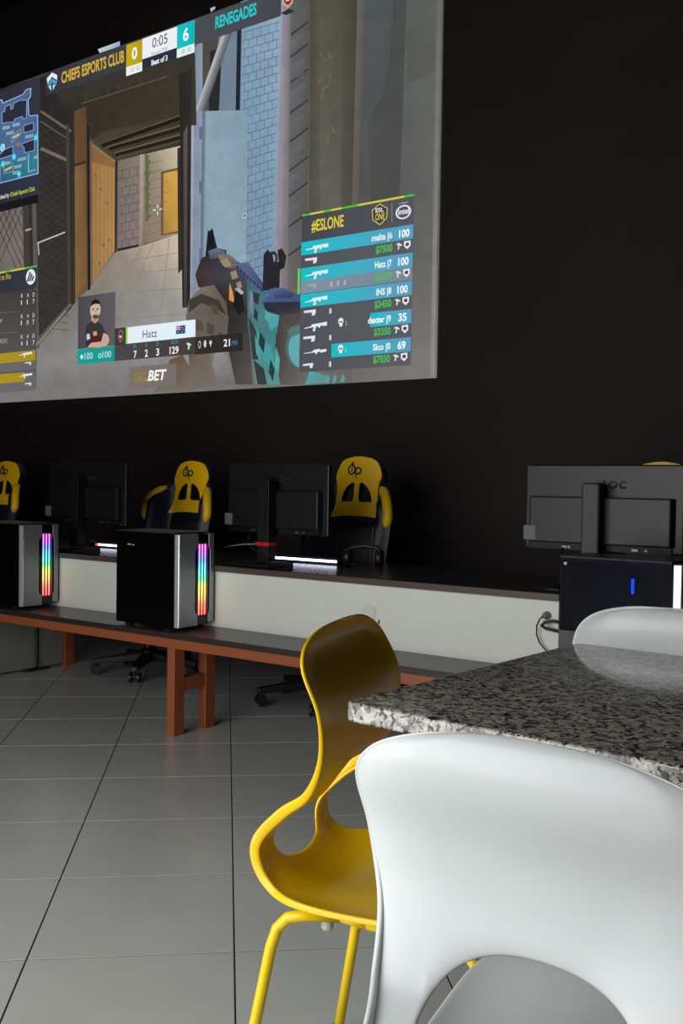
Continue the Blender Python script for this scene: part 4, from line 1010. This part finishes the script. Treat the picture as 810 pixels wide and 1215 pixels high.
# ------------------------------------------------------------------ granite table
tb = tag(empty('table', (-0.955, 1.349, 0), math.radians(-3.0)), 'square table with speckled grey polished granite top', 'table')
TW, TD = 1.25, 0.86
def rrect(x0, x1, y0, y1, r, n=6): return round_rect(x0, x1, y0, y1, r, n)
MB().prism(rrect(-0.028, TW, 0.0, TD, 0.022), 'z', 0.767, 0.8).build('tabletop', MT['granite'], tb, bevel=0.005, seg=3)
MB().box(0.16, TW-0.16, 0.14, TD-0.14, 0.737, 0.7665).build('under_frame', MT['pedestal'], tb, bevel=0.002)
MB().lathe([(0.045, 0.02), (0.045, 0.7365)], (TW/2, TD/2, 0), 20).build('pedestal', MT['pedestal'], tb, smooth=False)
MB().lathe([(0.26, 0.0), (0.26, 0.008), (0.05, 0.02)], (TW/2, TD/2, 0), 32).build('base', MT['pedestal'], tb)

# ------------------------------------------------------------------ moulded plastic chairs
KN = [(0.455, 0.498, 0.242), (0.25, 0.460, 0.228), (0.059, 0.450, 0.205), (-0.028, 0.458, 0.162), (-0.056, 0.518, 0.155), (-0.006, 0.579, 0.154),
      (0.050, 0.626, 0.178), (0.078, 0.695, 0.192), (0.080, 0.777, 0.210), (0.047, 0.854, 0.206), (0.036, 0.896, 0.140), (0.042, 0.911, 0.0)]
CURL = [0.0, 0.012, 0.022, -0.018, -0.027, -0.0285, -0.03, -0.023, -0.010, 0.004, 0.004, 0.0]
NK = len(KN)-1
def rim_at(s):
    K = [tuple(2*a-b for a, b in zip(KN[0], KN[1]))]+KN+[(KN[-2][0], KN[-2][1], -KN[-2][2])]
    i = min(max(int(math.floor(s)), 0), NK-1); t = s-i
    out, der = [], []
    for a, b, c, d in zip(K[i], K[i+1], K[i+2], K[i+3]):
        out.append(.5*(2*b+(c-a)*t+(2*a-5*b+4*c-d)*t*t+(3*b-a-3*c+d)*t**3))
        der.append(.5*((c-a)+2*(2*a-5*b+4*c-d)*t+3*(3*b-a-3*c+d)*t*t))
    return out, der
def shell_at(s, u):
    e, g = rim_at(s); L = math.hypot(g[0], g[1]) or 1
    n = (g[1]/L, -g[0]/L)
    i = min(int(s), NK-1); c = CURL[i]+(CURL[i+1]-CURL[i])*(s-i)
    k = c*(1-u*u)+0.013*(1-u**6)*ss(NK+0.2, NK-1.6, s)*ss(-0.2, 1.0, s)
    x, z = e[0]-n[0]*k, e[1]-n[1]*k
    if s < 1.0: z -= 0.006*(1-s)**2            # front lip falls away
    return (x, u*e[2], z)
SH, RS, RU = 4.91, 1.84, 0.71
def make_shell():
    ring = []
    SCN = 0.5
    for k in range(7): 
        a = PI/2*k/6; ring.append((SCN*(1-math.cos(a)**0.45 if k < 6 else 1.0), math.sin(a)**0.45 if k else 0.0))
    n = 44
    for k in range(1, n+1): ring.append((SCN+(NK-SCN)*k/n, 1.0))
    ring[-1] = (NK, 1.0)
    right = [(s, u) for s, u in ring]
    left = [(s, -u) for s, u in ring[1:-1]][::-1]
    outer = right+left                                   # apex shared
    N = len(outer)
    # matching angles on the opening
    def ang(s, u): return math.atan2(u/RU, (s-SH)/RS)
    inner = []
    for s, u in outer:
        wl = rim_at(s)[0][2]
        ds = (s-SH)/(4.85 if s < SH else 6.15); a = math.atan2(u*wl/0.17, ds*1.25)
        ca, sa = math.cos(a), math.sin(a)
        inner.append((SH+RS*math.copysign(abs(ca)**0.82, ca), RU*math.copysign(abs(sa)**0.82, sa)))
    mb = MB(); Mr = 12
    for m in range(Mr+1):
        t = m/Mr; t = 1-(1-t)**1.5
        for (s0, u0), (s1, u1) in zip(inner, outer):
            s, u = s0+(s1-s0)*t, u0+(u1-u0)*t
            mb.v.append(shell_at(min(max(s, 0), NK), max(-1, min(1, u))))
    # the border turns back to the outside, most of all beside the opening
    FL = [0.004, 0.006, 0.009, 0.013, 0.017, 0.017, 0.012, 0.006, 0.003, 0.003, 0.003, 0.003]
    for fd, fo in ((0.3, 0.05), (0.65, 0.07), (1.0, 0.06)):
        for s, u in outer:
            p0 = shell_at(s, u); e, g = rim_at(s); L = math.hypot(g[0], g[1]) or 1
            nx, nz = g[1]/L, -g[0]/L
            i = min(int(s), NK-1); d = FL[i]+(FL[i+1]-FL[i])*(s-i)
            tx = ss(NK-1.2, NK, s)
            oy = fo*d*(1-tx)*(1 if u > 0 else -1)
            mb.v.append((p0[0]-nx*d*fd, p0[1]+(oy if abs(u) > 0.01 else 0), p0[2]-nz*d*fd))
    for m in range(Mr+3):
        for k in range(N):
            mb.f.append((m*N+k, m*N+(k+1) % N, (m+1)*N+(k+1) % N, (m+1)*N+k))
    return mb
def make_chair(name, plastic, tube):
    r = empty(name)
    sh = make_shell().build('shell', plastic, r, smooth=True)
    bm = bmesh.new(); bm.from_mesh(sh.data); bmesh.ops.remove_doubles(bm, verts=bm.verts, dist=1e-4); bm.to_mesh(sh.data); bm.free()
    s = solid(sh, 0.007, 0.0)
    b = sh.modifiers.new('sub', 'SUBSURF'); b.levels = 1; b.render_levels = 2
    sh.data.shade_smooth()
    for sx in ('rear', 'front'):
        for sy in (-1, 1):
            if sx == 'rear':
                dx = 0.0 if sy < 0 else 0.055
                pts = [(0.09+dx, 0.12*sy, 0.405), (0.03+dx, 0.142*sy, 0.405), (0.0+dx, 0.148*sy, 0.398), (-0.018+dx, 0.152*sy, 0.378), (-0.028+dx, 0.156*sy, 0.345), (-0.05+dx, 0.165*sy, 0.22), (-0.09+dx, 0.185*sy, 0.004)]
            else:
                pts = [(0.14, 0.12*sy, 0.4), (0.28, 0.15*sy, 0.41), (0.325, 0.157*sy, 0.402), (0.348, 0.16*sy, 0.375), (0.356, 0.163*sy, 0.34), (0.376, 0.17*sy, 0.2), (0.40, 0.185*sy, 0.004)]
            leg = MB().tube(pts, 0.0105, 12).build('leg', tube, r, smooth=True)
            MB().lathe([(0.013, 0.0), (0.014, 0.02), (0.012, 0.03)], (pts[-1][0], pts[-1][1], 0), 12).build('foot_cap', MT['plastic_black'], leg)
    for sy in (-1, 1): MB().tube([(0.09, 0.12*sy, 0.405), (0.14, 0.12*sy, 0.4)], 0.0105, 12).build('seat_rail', tube, r, smooth=True)
    for x, y in ((0.06, -0.11), (0.2, -0.12), (0.06, 0.11), (0.2, 0.12)):
        MB().lathe([(0.008, 0.372), (0.011, 0.376), (0.011, 0.418)], (x, y, 0), 14).build('buffer', MT['buffer'], r)
    return r
ychair = make_chair('chair', MT['yellow'], MT['yellow_metal']); ychair.location = (-1.141, 1.505, 0); ychair.rotation_euler.z = math.radians(14.56)
tag(ychair, 'yellow plastic chair pushed up to the corner of the granite table', 'chair')
wchair = make_chair('chair', MT['white'], MT['white_metal']); wchair.location = (-0.429, 0.865, 0); wchair.rotation_euler.z = math.radians(91.44)
tag(wchair, 'white plastic chair seen from behind with the oval opening in its back', 'chair', 'white chairs at the granite table')
w2 = copy_tree(wchair); w2.location = (-0.745, 2.30, 0); w2.rotation_euler.z = math.radians(-86); w2.scale = (0.985, 0.985, 0.979)
tag(w2, 'white plastic chair on the far side of the granite table, mirrored in the stone')
